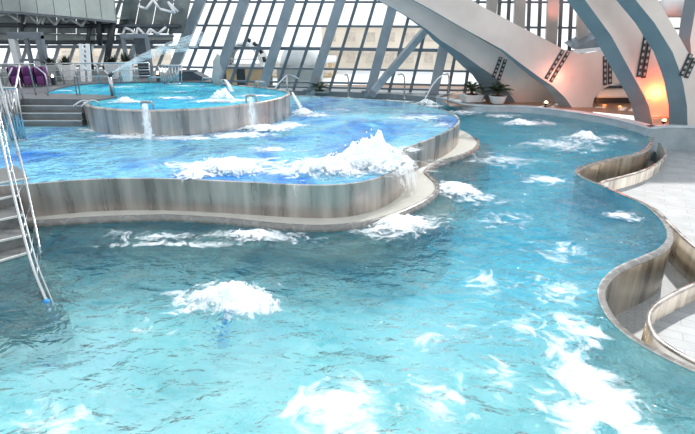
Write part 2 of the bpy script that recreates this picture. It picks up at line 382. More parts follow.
# ledge: polygon between its outer edge and the wall
wall_foot = setz(lag[:i_tip + 6], 0.10)
MB().poly(setz(offset(ledge, 0.10), 0.115) + list(reversed(setz(wall_foot, 0.115)))).build('ledge_top', 'ledge', lw)
lo = ledge; li = offset(ledge, 0.13)
MB().strip([setz(li, 0.15), setz(lo, 0.15), setz(lo, -0.02)]).strip([setz(li, 0.10), setz(li, 0.15)]).build('ledge_lip', 'lip', lw, True)
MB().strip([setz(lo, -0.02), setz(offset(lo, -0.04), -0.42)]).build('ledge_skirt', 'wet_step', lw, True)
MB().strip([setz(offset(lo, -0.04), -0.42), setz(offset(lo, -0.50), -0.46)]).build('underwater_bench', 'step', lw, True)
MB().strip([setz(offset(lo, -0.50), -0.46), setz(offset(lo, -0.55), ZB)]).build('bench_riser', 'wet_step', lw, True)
MB().strip([setz(backl, 0.10), setz(backl, ZB)]).strip([setz(lag[i_tip + 4:], 0.10), setz(backl, 0.10)]).build('rear_ledge', 'ledge', lw, True)
struct(MB().poly(setz(offset(lag_closed, 0.04, True), ZL)).build('lagoon_water', 'lagoon_water'))
struct(MB().poly(setz(offset(lag_closed, 0.02, True), 0.25)).build('lagoon_floor', 'lagoon_floor'))

# ---------------------------------------------------------------- round basin (top level)
bas_px = [(92, 99.8), (86, 101.3), (83.5, 103.5), (90, 106.5), (104, 108.5), (125, 110), (150, 110.5), (175, 110), (200, 108.7), (230, 106.3), (258, 102.8), (278, 98.8), (288, 95), (289, 92.3), (280, 89.8), (262, 87.5), (240, 85.8)]
bas_front = smooth([at(x, y, ZT) for x, y in bas_px], 6)
bas_back_px = [(222, 84.2), (205, 82.6), (160, 82.4), (110, 83.4), (80, 85.0), (60, 88.5), (47, 92.8)]
bas_back = smooth([at(x, y, ZT) for x, y in bas_back_px], 5)
walk_px = [(60, 94), (85, 94.4), (108, 95), (117, 96.3), (106, 98), (94, 100)]
walk = [at(x, y, ZT) for x, y in walk_px]
bas_poly = bas_front + bas_back + walk
struct(MB().poly(setz(bas_poly, ZT - 0.02)).build('basin_water', 'basin_water'))
struct(MB().poly(setz(bas_poly, 1.15)).build('basin_floor', 'basin_floor'))
bw = thing('round_basin_wall', 'curved stainless steel wall of the topmost round basin standing in the lagoon', 'pool wall', (at(160, 110, ZT).x, at(160, 110, ZT).y, 0.3))
bo = bas_front
MB().strip([setz(bo, ZT), setz(bo, 0.25)]).strip([setz(offset(bo, 0.10), 0.6), setz(offset(bo, 0.10), ZT)]).build('steel_face', 'wall_steel', bw, True)
MB().strip([setz(offset(bo, 0.10), ZT - 0.02), setz(offset(bo, 0.10), ZT + 0.02), setz(offset(bo, -0.02), ZT + 0.02), setz(offset(bo, -0.02), ZT - 0.06)]).build('rim', 'wall_steel', bw, True)

# ---------------------------------------------------------------- upper terrace and steps on the left
zt = ZT + 0.05
terr = [Vector((-26, 22.6, zt)), at(-40, 93.5, zt), at(16, 93.5, zt), at(47, 92.8, zt)] + [Vector((p.x, p.y, zt)) for p in reversed(bas_back)] + \
       [at(222, 84.2, zt), at(230, 84.8, zt), Vector((-6.3, 26.6, zt)), Vector((-7.4, 28.6, zt)), Vector((-9.5, 30.0, zt)), Vector((-13.5, 34.2, zt)), Vector((-28, 34.5, zt))]
tb = MB().poly(terr)
tb.strip([[Vector(p) for p in terr + terr[:1]], setz(terr + terr[:1], 0.2)], smooth=False)
struct(tb.build('terrace_floor', 'greydeck', None))
wk = [at(10, 93.4, zt), at(60, 93.6, zt), at(85, 94.3, zt), at(108, 95, zt), at(117, 96.3, zt), at(106, 98, zt), at(94, 100, zt), at(86, 99.4, zt), at(10, 98.5, zt)]
struct(MB().poly(wk).strip([wk + wk[:1], setz(wk + wk[:1], 1.2)], smooth=False).build('walkway_floor', 'greydeck', None))

st = thing('wide_basin_steps', 'wide grey steel steps rising from the lagoon to the round basin', 'steps', (at(50, 110, 1.4).x, at(50, 110, 1.4).y, 0.6))
ys = [at(50, 98.5, zt).y, at(50, 105.5, 1.76).y, at(50, 113.0, 1.50).y, at(50, 120.5, 1.24).y]
zs = [zt, 1.76, 1.50, 1.24, 0.98]
xl = -17.0
for i in range(4):
    y0 = ys[i]; y1 = ys[i] - 0.40 if i == 3 else ys[i + 1]
    z = zs[i + 1] if i < 4 else 1
    xr = at(86, 100 + 7 * i, z).x + 0.55
    xl_i = at(16, 100 + 7 * i, z).x
    b = MB().box(((xl_i + xr) / 2, (y0 + y1) / 2 + 0.15, (z + 0.3) / 2), (xr - xl_i, abs(y0 - y1) + 0.3, z - 0.3))
    s_ = b.build('tread', 'step', st, False, None, 0.012)
    MB().box(((xl_i + xr) / 2, y1 + 0.02, z - 0.012), (xr - xl_i, 0.05, 0.03)).build('nosing', 'nosing', s_)
struct(MB().box(((at(16, 100, zt).x - 28) / 2, 21.2, 1.0), (28 + at(16, 100, zt).x, 3.0, 1.98)).build('terrace_slab', 'step', None))

# near stairs on the left, from the lagoon rim down into the lower pool
ns = thing('pool_entry_stairs', 'dark steel stairs with pale nosings descending into the lower pool, left edge', 'stairs', (-8.5, 11.0, 0))
nos = [((0, 183), (29, 178), 1.04), ((0, 199), (16, 195), 0.80), ((0, 220), (24, 215), 0.55), ((0, 241), (27.5, 235), 0.30), ((0, 261), (31, 252), 0.05),
       ((0, 284), (40, 272), -0.20), ((0, 306), (52, 290), -0.45), ((0, 328), (64, 309), -0.70), ((0, 350), (72, 330), -0.95), ((0, 368), (66, 352), -1.18)]
for i, (a, b_, z) in enumerate(nos):
    A, B = at(*a, z), at(*b_, z); d = (A - B).normalized(); A = B + d * 5.0
    n = Vector((d.y, -d.x, 0));
    if n.y < 0: n = -n
    depth = 1.6 if i == 0 else 0.95
    zb = max(z - 0.55, ZF) if i else 0.15
    f = [A, B, B + n * depth, A + n * depth]
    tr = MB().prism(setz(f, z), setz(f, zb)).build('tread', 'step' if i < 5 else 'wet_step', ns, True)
    g = [A - n * 0.012, B - n * 0.012, B + n * 0.05, A + n * 0.05]
    if i < 5: MB().prism(setz(g, z + 0.012), setz(g, z - 0.03)).build('nosing', 'nosing', tr, True)

# ---------------------------------------------------------------- right deck and parapets
par1_px = [(599, 184), (604, 181), (614, 178.5), (640, 171.5), (656, 164), (665, 156), (664, 149), (659, 143.5)]
par1 = smooth([at(x, y, ZP) for x, y in par1_px], 7)
parA = smooth([at(x, y, ZP) for x, y in [(640, 201.5), (657, 211), (675, 229), (697, 248), (730, 268), (800, 290)]], 7)
parB = smooth([at(x, y, ZP) for x, y in [(800, 262), (730, 272), (695, 284), (670, 296), (655, 306), (649, 317), (652, 330), (662, 342), (690, 359), (740, 381), (800, 402)]], 7)
def parapet(line, label, base, t=0.06):
    r = thing('steel_parapet', label, 'parapet', (line[len(line) // 2].x, line[len(line) // 2].y, base))
    a, b = offset(line, t / 2), offset(line, -t / 2)
    MB().strip([setz(a, base), setz(a, ZP), setz(b, ZP), setz(b, base)]).build('steel_band', 'warm_steel', r, True)
    c, d = offset(line, t / 2 + 0.015), offset(line, -t / 2 - 0.015)
    MB().strip([setz(c, ZP - 0.02), setz(c, ZP + 0.015), setz(d, ZP + 0.015), setz(d, ZP - 0.02)]).build('top_rail', 'wall_steel', r, True)
parapet(par1, 'low curved steel parapet around the far pocket of the overflow channel', ZC)
parapet(parA, 'low steel parapet between pale deck and overflow channel, running off at right edge', ZC)
parapet(parB, 'low U-shaped steel parapet around the small deck at the lower right edge', ZC)
ia = min(range(len(rim)), key=lambda i: (rim[i] - at(600, 185.5, 0)).length)
ib = min(range(len(rim)), key=lambda i: (rim[i] - at(641, 203.5, 0)).length)
deckA = setz(list(reversed(par1)), ZD) + setz(offset(rim[ia:ib], 0.10), ZD) + setz(parA, ZD) + [Vector((30, 12, ZD)), Vector((30, 27, ZD)), Vector((15.2, 25.6, ZD))]
struct(MB().poly(deckA).build('deck_floor', 'deck'))
struct(MB().poly(setz(parB, ZD) + [Vector((14, 4.5, ZD)), Vector((14, 8, ZD))]).build('side_deck_floor', 'deck'))
struct(MB().poly(setz(offset(rim, 0.06), ZC) + [Vector((30, -4, ZC)), Vector((30, 27, ZC)), Vector((14.6, 25.4, ZC))]).build('channel_floor', 'channel'))

# stone wall behind the lower pool
sw_px = [(436, 103), (447, 105.5), (456, 108.5), (464, 110.5), (490, 112.2), (505, 112.2), (530, 113.2), (560, 116.7), (590, 121.2), (615, 126.2), (635, 131.7), (648, 136), (665, 143.5), (695, 152), (740, 163)]
swb = smooth([at(x, y, 0 if x < 650 else ZD * min(1, (x - 648) / 30)) for x, y in sw_px], 5)
swl = [Vector((p.x, p.y, 0)) for p in swb]
s_ = thing('stone_parapet', 'low blue-grey stone wall curving behind the lower pool under the girder feet', 'low wall', (swl[30].x, swl[30].y, 0))
top = 0.34
inn, outn = swl, offset(swl, 0.7)
MB().strip([setz(inn, -1.2), setz(inn, top), setz(outn, top), setz(outn, -1.2)], smooth=False).build('stone_body', 'stone_wall', s_, True)
MB().strip([setz(offset(inn, -0.03), top - 0.02), setz(offset(inn, -0.03), top + 0.03), setz(offset(inn, 0.25), top + 0.03)]).build('coping', 'stone_wall', s_, True)
# dark quay behind the channel
quay = [Vector((-9.5, 36.4, 0)), Vector((-2, 35.9, 0)), Vector((3, 34.5, 0)), at(436, 103, 0)]
q = smooth(quay, 5)
MBq = MB().strip([setz(q, -0.8), setz(q, 0.34), setz(offset(q, 3.0), 0.34)], smooth=False)
struct(MBq.build('quay_floor', 'parapet_dark', None, True))
struct(MB().poly([(6, 29.6, 0.30), (11.2, 29.6, .30), (13.8, 27.5, 0.30), (16, 25.8, 0.30), (34, 24, 0.30), (34, 40, 0.30), (-2, 40, 0.30), (-2, 36.5, .30), (6, 35, .30)]).build('rear_floor', 'timber'))

# ---------------------------------------------------------------- glass facade
cols = [(-125, 80, -98, 38), (-72, 81, -45, 38), (-22, 83, 5, 38), (28, 84, 56, 38), (74, 85, 104, 38), (119, 86, 150, 37.5),
        (163, 86, 200, 37.2), (212, 88, 244, 36.8), (260, 90, 290, 36.4), (310, 92.5, 340, 36.0), (368.5, 95, 394, 35.4), (432, 97, 454, 34.6),
        (482, 99, 492, 34.2), (516, 100, 520, 34.0), (548, 101, 553, 33.7), (578, 102, 584, 33.4), (625, 103, 632, 33.0), (680, 104, 690, 32.5), (740, 105, 752, 32.0)]
names = ['leaning grey steel facade column, hidden low down by the terrace at far left', None]
ordn = ['first', 'second', 'third', 'fourth', 'fifth', 'sixth']
C3 = []
for (xb, yb, xt, Y) in cols:
    B = atY(xb, yb, Y); B.z = 0.34
    T = atY(xt, 0, Y - 1.9)
    C3.append((B, B + (T - B) * 1.55, B + (T - B) * 1.0))
tang = []
for i in range(len(C3)):
    a = C3[max(i - 1, 0)][0]; b = C3[min(i + 1, len(C3) - 1)][0]; tang.append((b - a).normalized())
lab = {6: 'broad leaning steel column left of the arched tunnel end, third bay from the gate railing',
       }
collabels = ['leaning steel column outside the left edge behind the terrace', 'leaning steel column behind the terrace beyond the left edge',
 'leaning steel column behind the portal frame at the left edge', 'leaning steel column behind the purple armchairs',
 'leaning steel column behind the white lattice posts', 'leaning steel column behind the dark door panel',
 'broad leaning steel column behind the slatted gate railing', 'broad leaning steel column at the left end of the white arched tunnel',
 'broad leaning steel column at the right end of the white arched tunnel', 'broad leaning steel column with the low palm at its foot',
 'broad leaning steel column with a diagonal brace springing from its foot', 'broad leaning steel column next to the foot of the lowest girder',
 'upright column just above the palm in the square planter, behind girders', 'upright column directly above the crest of the pink girder plate', 'curved upright column nearest the slotted joint of the pink girder plate',
 'upright column left of the steep slotted girder leg', 'upright column hidden behind the steep slotted girder leg', 'upright column behind the rightmost girder leg', 'upright column outside the right edge']
for i, (B, T, _) in enumerate(C3):
    w_ = 0.62 if 6 <= i <= 11 else (0.62 if i > 11 else 0.36)
    c = thing('facade_column', collabels[i], 'column', B, 'columns of the glass facade')
    mb = MB().bar(B - Vector((0, 0, 0.34)), T, w_, 0.55, tang[i])
    mb.build('shaft', 'column' if i < 12 else 'girder_face', c, True, None, 0.02)
    MB().bar(B, B + Vector((0, 0, 0.12)), w_ + 0.25, 0.8, tang[i]).build('base_plate', 'mullion', c, True)
# bays: window_n > pane, mullion, transom
hz = {False: (0.02, 0.13, 0.345, 0.545, 0.755, 0.965, 1.25, 1.54)}
def lerp(a, b, t): return a + (b - a) * t
for i in range(len(C3) - 1):
    (B0, T0, _), (B1, T1, _) = C3[i], C3[i + 1]
    L0 = lambda s: lerp(B0, T0, s); L1 = lambda s: lerp(B1, T1, s)
    out = Vector((0.0, 0.30, 0.05))
    win = bpy.data.objects.new('window_%d' % (i + 1), None); COL.objects.link(win); win.location = B0; win['kind'] = 'structure'
    pn = MB().add([L0(0) + out * 1.2, L1(0) + out * 1.2, L1(1) + out * 1.2, L0(1) + out * 1.2], [(0, 1, 2, 3)]).build('pane', 'glass', win)
    nm = 3
    for k in range(1, nm):
        s = k / nm
        MB().bar(lerp(L0(0), L1(0), s) + out, lerp(L0(1), L1(1), s) + out, 0.20, 0.16, tang[i]).build('mullion', 'mullion', win, True)
    for t in (0.022, 0.06, 0.165, 0.312, 0.47, 0.628, 0.82, 0.99):
        th = 0.20 if abs(t - 0.312) < 0.01 else 0.12
        MB().bar(L0(t) + out, L1(t) + out, 0.14, th, out).build('transom', 'mullion', win, True)
# diagonal brace
BY = 34.3
br = thing('diagonal_brace', 'slanting box-section steel brace crossing the glass facade right of centre', 'brace', atY(372, 92, BY))
MB().bar(atY(371, 94, BY), atY(432, 22, 32.2), 0.42, 0.4, (1, 0, 0)).build('box_section', 'column', br, True, None, 0.02)
MB().bar(atY(371, 95, BY), atY(374, 90.5, BY - 0.1), 0.5, 0.5, (1, 0, 0)).build('shoe', 'mullion', br, True)

# ---------------------------------------------------------------- great girders
def girder(label, face_px, Y, V, slots=(), cat='girder', dYdx=0.0, taper=None, tilt=0.0):
    yy = lambda x: Y + dYdx * (x - face_px[0][0])
    fr = [atY(x, y, yy(x)) for x, y in face_px]
    def lean(px, py, e=0.0):            # the plate leans: its depth changes with height
        Yc = yy(px)
        for _ in range(6): Yc = yy(px) + tilt * (atY(px, py, Yc).z - 0.3)
        return atY(px, py, Yc - e)
    fr = [lean(x, y) for x, y in face_px]
    def vec(p):
        if taper is None: return Vector(V)
        k = min(1, max(taper[2], (taper[1] - p.z) / (taper[1] - taper[0]))); return Vector(V) * k
    bk = [p + vec(p) for p in fr]
    root = thing('steel_girder', label, cat, Vector((fr[0].x, fr[0].y, 0.3)))
    MB().prism(fr, bk, 0, 1).build('box_plate', ['girder_face', 'girder_side'], root, True)
    for (x0, y0, x1, y1, nn) in slots:
        a, b = lean(x0, y0, 0.03), lean(x1, y1, 0.03)
        fl = MB().bar(a, b, 0.20, 0.05, (1, 0, 0)).build('joint_cover', 'dark', root, True)
        for k in range(nn):
            bb = MB()
            s0 = (k + 0.12) / nn; s1 = (k + 0.62) / nn
            bb.bar(lerp(a, b, s0) + Vector((0.0, -0.03, 0)), lerp(a, b, s1) + Vector((0.0, -0.03, 0)), 0.10, 0.03, (1, 0, 0))
            bb.build('bolt_plate', 'greypot', fl, True)
    return root
g1 = [(230, -58), (290, -40), (335, -20), (378, 0), (404.6, 14.7), (427, 29.4), (441, 40.6), (461.7, 53.6), (481, 67.5), (492.5, 75), (503, 85), (511.5, 96.7), (520, 108.5),
      (560, 110.5), (553, 94), (543, 80), (532, 68.5), (516, 56), (500, 44), (482, 32), (464, 22), (430, 2), (408, -9), (365, -32), (304, -58), (240, -76)]
girder('long grey girder sweeping down from top centre to the two palms', g1, 31.2, (-1.75, 0.55, 0), [(501, 57, 493.5, 77, 5), (505.5, 59.5, 498.5, 80, 5)], taper=(0.3, 5.0, 0.04), tilt=-0.17)
g2 = [(300, -75), (350, -38), (395, -10), (430, 9), (470, 32), (503, 50), (520, 63), (539, 77), (553, 86), (565, 97.5), (576, 113),
      (593, 114), (592.5, 105), (594.5, 98), (600, 90.5), (611, 85), (626, 82), (648, 80), (650, 45), (612, 49), (580, 54), (563.4, 49.3), (546, 39.5), (523.6, 28.5), (503, 17.3), (484, 7.5), (462, -6), (410, -36), (350, -75)]
girder('broad pinkish girder plate with two slotted joints, spreading above the pool back wall', g2, 29.2, (-0.62, 0.40, 0),
       [(563, 50.5, 546, 79, 6), (568.5, 52, 550.5, 82, 6), (605, 56, 605, 85, 5), (610, 56, 610, 84, 5)], taper=(0.4, 4.6, 0.14), tilt=0.04)
g3 = [(543, -62), (565, -30), (585, 0), (611.4, 36), (634, 77.4), (638.5, 85), (644, 95), (649, 106.4), (653, 126),
      (673, 130), (674, 118), (675.5, 103), (676.5, 92), (674, 77), (668, 60), (650, 26), (630, -4), (612, -30), (590, -62)]
girder('steep girder leg lit orange at its foot, blue edge to the left', g3, 26.0, (-0.72, 0.35, 0), [(646.5, 33, 638.5, 77, 7), (650.5, 39, 643.5, 78, 6)])
g4 = [(580, -62), (610, -32), (635.6, 0), (654.5, 23), (672.5, 52), (680, 72), (683.5, 85), (687, 106), (688, 140), (760, 152), (770, 110), (750, 85), (720, 70), (698, 66), (689, 54), (678, 34), (658, 0), (640, -28), (615, -62)]
girder('rightmost girder leg with a wide blue edge, cut by the right edge', g4, 24.4, (-0.66, 0.40, 0), [(691, 54, 681, 76, 4), (695, 58, 686, 78, 4)])
g5 = [(688, -40), (697, 0), (690, 40), (692, 60), (697, 118), (760, 120), (770, -40)]
girder('pale girder fragment behind the right edge', g5, 26.5, (-0.3, 0.5, 0))

# ---------------------------------------------------------------- spotlights
def spot(px, py, z, label, energy, col=(1, 0.36, 0.12), glow_pos=None, bulb='bulb', Y=None, r=0.09, lrad=0.12):
    p = at(px, py, z) if Y is None else atY(px, py, Y)
    t = thing('spotlight', label, 'spotlight', (p.x, p.y, p.z - 0.22), 'orange floor spotlights')
    MB().lathe([(0.10, 0), (0.11, 0.03), (0.03, 0.05), (0.03, 0.12)], (p.x, p.y, p.z - 0.22), 12).build('base', 'lamp_body', t)
    MB().lathe([(0.07, -0.10), (r + 0.03, -0.05), (r + 0.04, 0.0), (r + 0.01, 0.01)], p, 14).build('housing', 'lamp_body', t)
    MB().lathe([(r, -0.03), (r, 0.04), (r * 0.7, 0.09), (r * 0.2, 0.11)], p, 14).build('bulb', bulb, t)
    if energy:
        ld = bpy.data.lights.new('spotlight_glow', 'POINT'); ld.energy = energy; ld.color = col; ld.shadow_soft_size = lrad
        lo_ = bpy.data.objects.new('spotlight_glow', ld); COL.objects.link(lo_)
        lo_.location = glow_pos if glow_pos is not None else (p.x, p.y - 0.15, p.z + 0.25)  # a given position hangs the point light clear of its fixture
    return t
f3 = atY(664, 112, 26.0)
spot(664, 121, 0.4, 'orange floor spotlight at the foot of the steep girder leg', 170, (1, 0.16, 0.04), glow_pos=(f3.x - 0.05, 25.0, f3.z + 0.85), Y=25.6, lrad=0.3)
spot(618, 110, 0.4, 'glowing orange spotlight on the timber floor in the opening between girders', 14, Y=29.9, r=0.14)
spot(603, 106.5, 0.4, 'smaller tilted spotlight left of the glowing orange one', 5, Y=30.4, bulb='warmbulb', r=0.10)
f2 = atY(560, 95, 29.4)
spot(546, 103, 0.4, 'small warm spotlight between the long girder and the broad plate', 105, (1, 0.26, 0.15), Y=29.0, bulb='warmbulb', r=0.10, glow_pos=(f2.x + 0.2, 27.3, 2.0), lrad=0.3)  # added wash: unseen point light over the water, apart from this fixture

# ---------------------------------------------------------------- far room behind girder opening
cab = thing('lounge_counter', 'pale rounded counter with a dark plinth seen through the girder opening', 'counter', (atY(610, 104, 31.8).x, 31.8, 0.3))
a = atY(592, 104, 31.2); b = atY(642, 104, 31.2)
MB().box(((a.x + b.x) / 2, 31.2, 0.46), (b.x - a.x, 0.8, 0.32)).build('plinth', 'dark', cab)
MB().box(((a.x + b.x) / 2, 31.1, 0.92), (b.x - a.x + 0.2, 0.9, 0.6)).build('front_panel', 'white', cab, bevel=0.12)
MB().box(((a.x + b.x) / 2, 31.15, 1.30), (b.x - a.x + 0.3, 1.2, 0.12)).build('counter_top', 'darksteel', cab)
rf = thing('canopy_roof', 'sloping grey canopy with a white fascia between the girders', 'canopy', (atY(600, 50, 31).x, 31.5, 4.0))
fr = [atY(573, 49, 31.0), atY(600, 36, 31.0), atY(640, 34, 31.0), atY(640, 50, 31.0), atY(612, 48, 31.0)]
MB().prism(fr, [p + Vector((0, 1.5, 0.3)) for p in fr], 0, 0).build('roof_plate', 'mullion', rf, True)
fr = [atY(573, 50, 30.8), atY(612, 46.5, 30.8), atY(640, 46, 30.8), atY(640, 51, 30.8), atY(612, 51.5, 30.8), atY(573, 55, 30.8)]
MB().prism(fr, [p + Vector((0, 0.2, 0)) for p in fr], 0, 0).build('fascia', 'white', rf, True)
dr = thing('ceiling_duct', 'fat pale ventilation duct at the top right corner', 'duct', atY(677, 5, 28.5))
MB().tube([atY(664, 7, 28.5), atY(684, 6, 28.5), atY(700, 4, 28.5)], 0.5, 14).build('duct_body', 'white', dr)
MB().tube([atY(686, 5.8, 28.5), atY(690, 5.5, 28.5)], 0.56, 14).build('collar', 'darksteel', dr)
MB().box(tuple(atY(690, 16, 29.2)), (3.4, 0.3, 0.16)).build('hanger_rail', 'greypot', dr)

# ---------------------------------------------------------------- outside
struct(MB().poly([(-160, 39.5, -0.2), (160, 39.5, -0.2), (160, 220, -0.2), (-160, 220, -0.2)]).build('ground_outside', 'snow'))
def house(label, x0, x1, y0, y1, Y, mat, rows, ncol):
    a, b = atY(x0, y1, Y), atY(x1, y0, Y)
    t = thing('outside_building', label, 'building', ((a.x + b.x) / 2, Y, -0.2))
    MB().box(((a.x + b.x) / 2, Y + 3, (b.z - 0.2) / 2), (b.x - a.x, 6, b.z + 0.2)).build('wall', mat, t)
    MB().box(((a.x + b.x) / 2, Y + 2.9, b.z + 0.1), (b.x - a.x + 0.6, 6.6, 0.25)).build('roof_edge', 'snow', t)
    H = b.z + 0.2
    MB().box(((a.x + b.x) / 2, Y - 0.08, -0.2 + H * 0.42), (b.x - a.x, 0.2, 0.35)).build('string_course', 'window_dark', t)
    for r in range(rows):
        for k in range(ncol):
            xx = a.x + (b.x - a.x) * (k + 0.5) / ncol; zz = -0.2 + H * (r + 0.55) / rows
            f = MB().box((xx, Y - 0.02, zz), (1.3, 0.12, 1.2)).build('window', 'beige', t)
            MB().box((xx, Y - 0.09, zz), (1.0, 0.06, 0.95)).build('pane', 'window_dark', f)
    return t
house('long beige building outside, behind the right half of the glass facade', 322, 500, 27, 78, 58, 'beige', 2, 9)
house('honey coloured low building outside between the tunnel and the palm column', 268, 332, 62, 84, 50, 'beige2', 1, 3)
house('pale building outside behind the dark door panel at left', 60, 170, 45, 75, 62, 'beige', 1, 5)
# tunnel
tn = thing('arched_tunnel', 'white ribbed arched tunnel end outside the glass, black stripes at one side', 'tunnel', (atY(242, 66, 39).x, 39, 0))
Yt = 39.0
cL, cR = atY(226, 66, Yt), atY(260, 66, Yt)
cx = (cL.x + cR.x) / 2; rr = (cR.x - cL.x) / 2; zb = cL.z
def arch(r, Y, n=18, h=1.15): return [Vector((cx + r * math.cos(PI - PI * k / n), Y, zb + h * r * math.sin(PI * k / n))) for k in range(n + 1)]
MB().strip([arch(rr + 0.18, Yt), arch(rr + 0.18, Yt + 3), arch(rr, Yt + 3), arch(rr, Yt), arch(rr + 0.18, Yt)]).build('shell', 'greypot', tn, True)
MB().tube(arch(rr + 0.09, Yt - 0.05), 0.09).build('front_rib', 'white', tn)
for k in range(1, 4):
    MB().tube(arch(rr - 0.05, Yt + 0.8 * k), 0.05).build('rib', 'white', tn)
MB().tube([(cx - rr, Yt - 0.1, zb + 0.5), (cx + rr, Yt - 0.1, zb + 0.5)], 0.04).build('guard_rail', 'white', tn)
MB().box((cx, Yt + 1, zb - 0.05), (2 * rr + 1.6, 2.6, 0.14)).build('platform', 'white', tn)
MB().box((cx, Yt + 1, (zb - 0.1) / 2), (2 * rr + 1.2, 2.0, zb - 0.1)).build('plinth', 'darksteel', tn)
for k in (-0.9, 0.5, 1.25):
    MB().box((cx + k * rr * 0.8, Yt - 0.05, zb * 0.55), (0.75, 0.1, zb * 0.75)).build('plinth_panel', 'beige2', tn)
for k in range(4):
    a0 = 0.15 + 0.33 * k
    seg = [Vector((cx + (rr + 0.42 + 0.0 * k) * math.cos(t), Yt - 0.1, zb + 1.15 * (rr + 0.42) * math.sin(t))) for t in (a0, a0 + 0.1, a0 + 0.2)]
    MB().tube(seg, 0.16, 6).build('stripe', 'dark', tn)
hm = thing('domed_shelter', 'pale rounded shelter outside, just right of the white arched tunnel', 'shelter', (atY(300, 66, 43).x, 41, 0))
hx = atY(300, 66, 43)
MB().lathe([(1.7, 0), (1.65, 0.6), (1.35, 1.2), (0.8, 1.6), (0.15, 1.72)], (hx.x, 43.5, hx.z), 20).build('dome', 'pot', hm)
MB().box((hx.x, 43.5, (hx.z - 0.2) / 2), (3.6, 3.0, hx.z + 0.2)).build('base', 'greypot', hm)

# ---------------------------------------------------------------- left gallery above
gal = thing('hanging_gallery', 'curved grey-green panelled gallery front hanging at the top left', 'gallery', (-14, 30, 5))
gp = [(-60, 8, 33), (-14, 9.5, 32.4), (3, 11, 32), (21, 12, 31.7), (38, 13.6, 31.5), (55, 15, 31.4), (71, 16.6, 31.4), (87, 18, 31.5), (102, 19.6, 31.7), (116, 21, 32)]
for i in range(len(gp) - 1):
    a, b = atY(*gp[i]), atY(*gp[i + 1]); g = (b - a) * 0.02
    f = [a + g, b - g, b - g + Vector((0, 0.35, 3.0)), a + g + Vector((0, 0.35, 3.0))]
    MB().prism(f, [p + Vector((0, 0.18, 0)) for p in f]).build('panel', 'gallery', gal, True)
for i in range(len(gp) - 1):
    a, b = atY(*gp[i]), atY(*gp[i + 1])
    MB().bar(a + Vector((0, 0.15, -0.05)), b + Vector((0, 0.15, -0.05)), 0.14, 0.22, (0, 0, 1)).build('edge_beam', 'mullion', gal, True)
MB().strip([[atY(*p) + Vector((0, 0.3, 0.1)) for p in gp], [atY(*p) + Vector((0, 3.6, 0.1)) for p in gp]]).build('underside', 'gallery', gal)
def beam(label, pts, r, mat='darksteel', name='ceiling_beam', cat='beam'):
    o = MB().tube(pts, r, 8).build(name, mat); tag(o, label, cat); return o
beam('dark tubular beam directly under the hanging gallery', [atY(-60, 24.5, 33.2), atY(60, 26, 33.2), atY(178, 26.5, 33.6)], 0.13)
beam('dark tubular beam level with the top of the door panel', [atY(-60, 42, 33.4), atY(60, 42.5, 33.4), atY(172, 42, 33.8)], 0.12)
beam('thin grey tubular beam between the two dark beams', [atY(-60, 34, 33.4), atY(60, 34.5, 33.4), atY(174, 36, 33.8)], 0.05, 'mullion')
# clerestory panels between beams
cp = thing('clerestory_screen', 'row of grey glass panels between the dark beams at top left', 'glass screen', atY(60, 40, 34))
for k in range(12):
    x0 = -60 + k * 19.5; x1 = x0 + 18.5
    f = [atY(x0, 42, 33.9), atY(x1, 42, 33.9), atY(x1, 34.5, 33.9), atY(x0, 34.5, 33.9)]
    MB().prism(f, [p + Vector((0, 0.06, 0)) for p in f]).build('panel', 'gallery', cp, True)
for k in range(9):
    x0 = -60 + k * 19.5; x1 = x0 + 18.5
    f = [atY(x0, 33.5, 33.95), atY(x1, 33.5, 33.95), atY(x1, 13, 33.95), atY(x0, 13, 33.95)]
    MB().prism(f, [p + Vector((0, 0.06, 0)) for p in f]).build('panel', 'upper_panel', cp, True)
for k in range(4):
    x0 = 117 + k * 17; x1 = x0 + 16
    f = [atY(x0, 33.5, 33.95), atY(x1, 33.5, 33.95), atY(x1 + 8, -8, 33.95), atY(x0 + 8, -8, 33.95)]
    MB().prism(f, [p + Vector((0, 0.06, 0)) for p in f]).build('panel', 'upper_panel', cp, True)
def truss(label, pts, Y):
    t = thing('white_truss', label, 'truss', atY(*pts[0], Y), 'white trusses under the gallery roof')
    for i in range(len(pts) - 1):
        MB().tube([atY(*pts[i], Y), atY(*pts[i + 1], Y + 0.2)], 0.075, 7).build('strut', 'white', t)
    return t
truss('white zigzag truss under the left end of the hanging gallery', [(-4, 16), (8, 14), (24, 24), (27, 13), (38, 24), (43, 15)], 32.9)
truss('white zigzag truss under the middle of the hanging gallery', [(42, 24), (46, 15), (55, 25), (61, 17), (66, 22), (70, 19), (82, 26), (86, 20)], 32.9)
truss('white zigzag truss right of the hanging gallery, at the frame top', [(138, 6), (146, 9), (153, 0), (160, 9), (175, 13), (168, 2), (178, 12)], 33.0)
truss('white zigzag truss below the dark beam, above the door panel', [(122, 36), (125, 28), (131, 30), (136, 35), (138, 28), (146, 36), (150, 29), (158, 34), (166, 27)], 33.0)
beam('dark steel post leaning under the right part of the gallery', [atY(114, 19, 33.0), atY(110, 42, 33.1), atY(105.5, 69, 33.3)], 0.20, 'darksteel', 'steel_post', 'post')
beam('dark upright steel post under the gallery, left of the leaning one', [atY(99, 19, 33.0), atY(100, 45, 33.2)], 0.16, 'darksteel', 'steel_post', 'post')
beam('short dark strut at the upper left under the gallery', [atY(23, 14, 32.6), atY(22, 30, 33.2)], 0.10, 'darksteel', 'steel_post', 'post')
beam('dark curved post right of the white lattice posts', [atY(90, 27, 33), atY(88, 38, 33.1), atY(92, 69, 33.4)], 0.13, 'darksteel', 'steel_post', 'post')

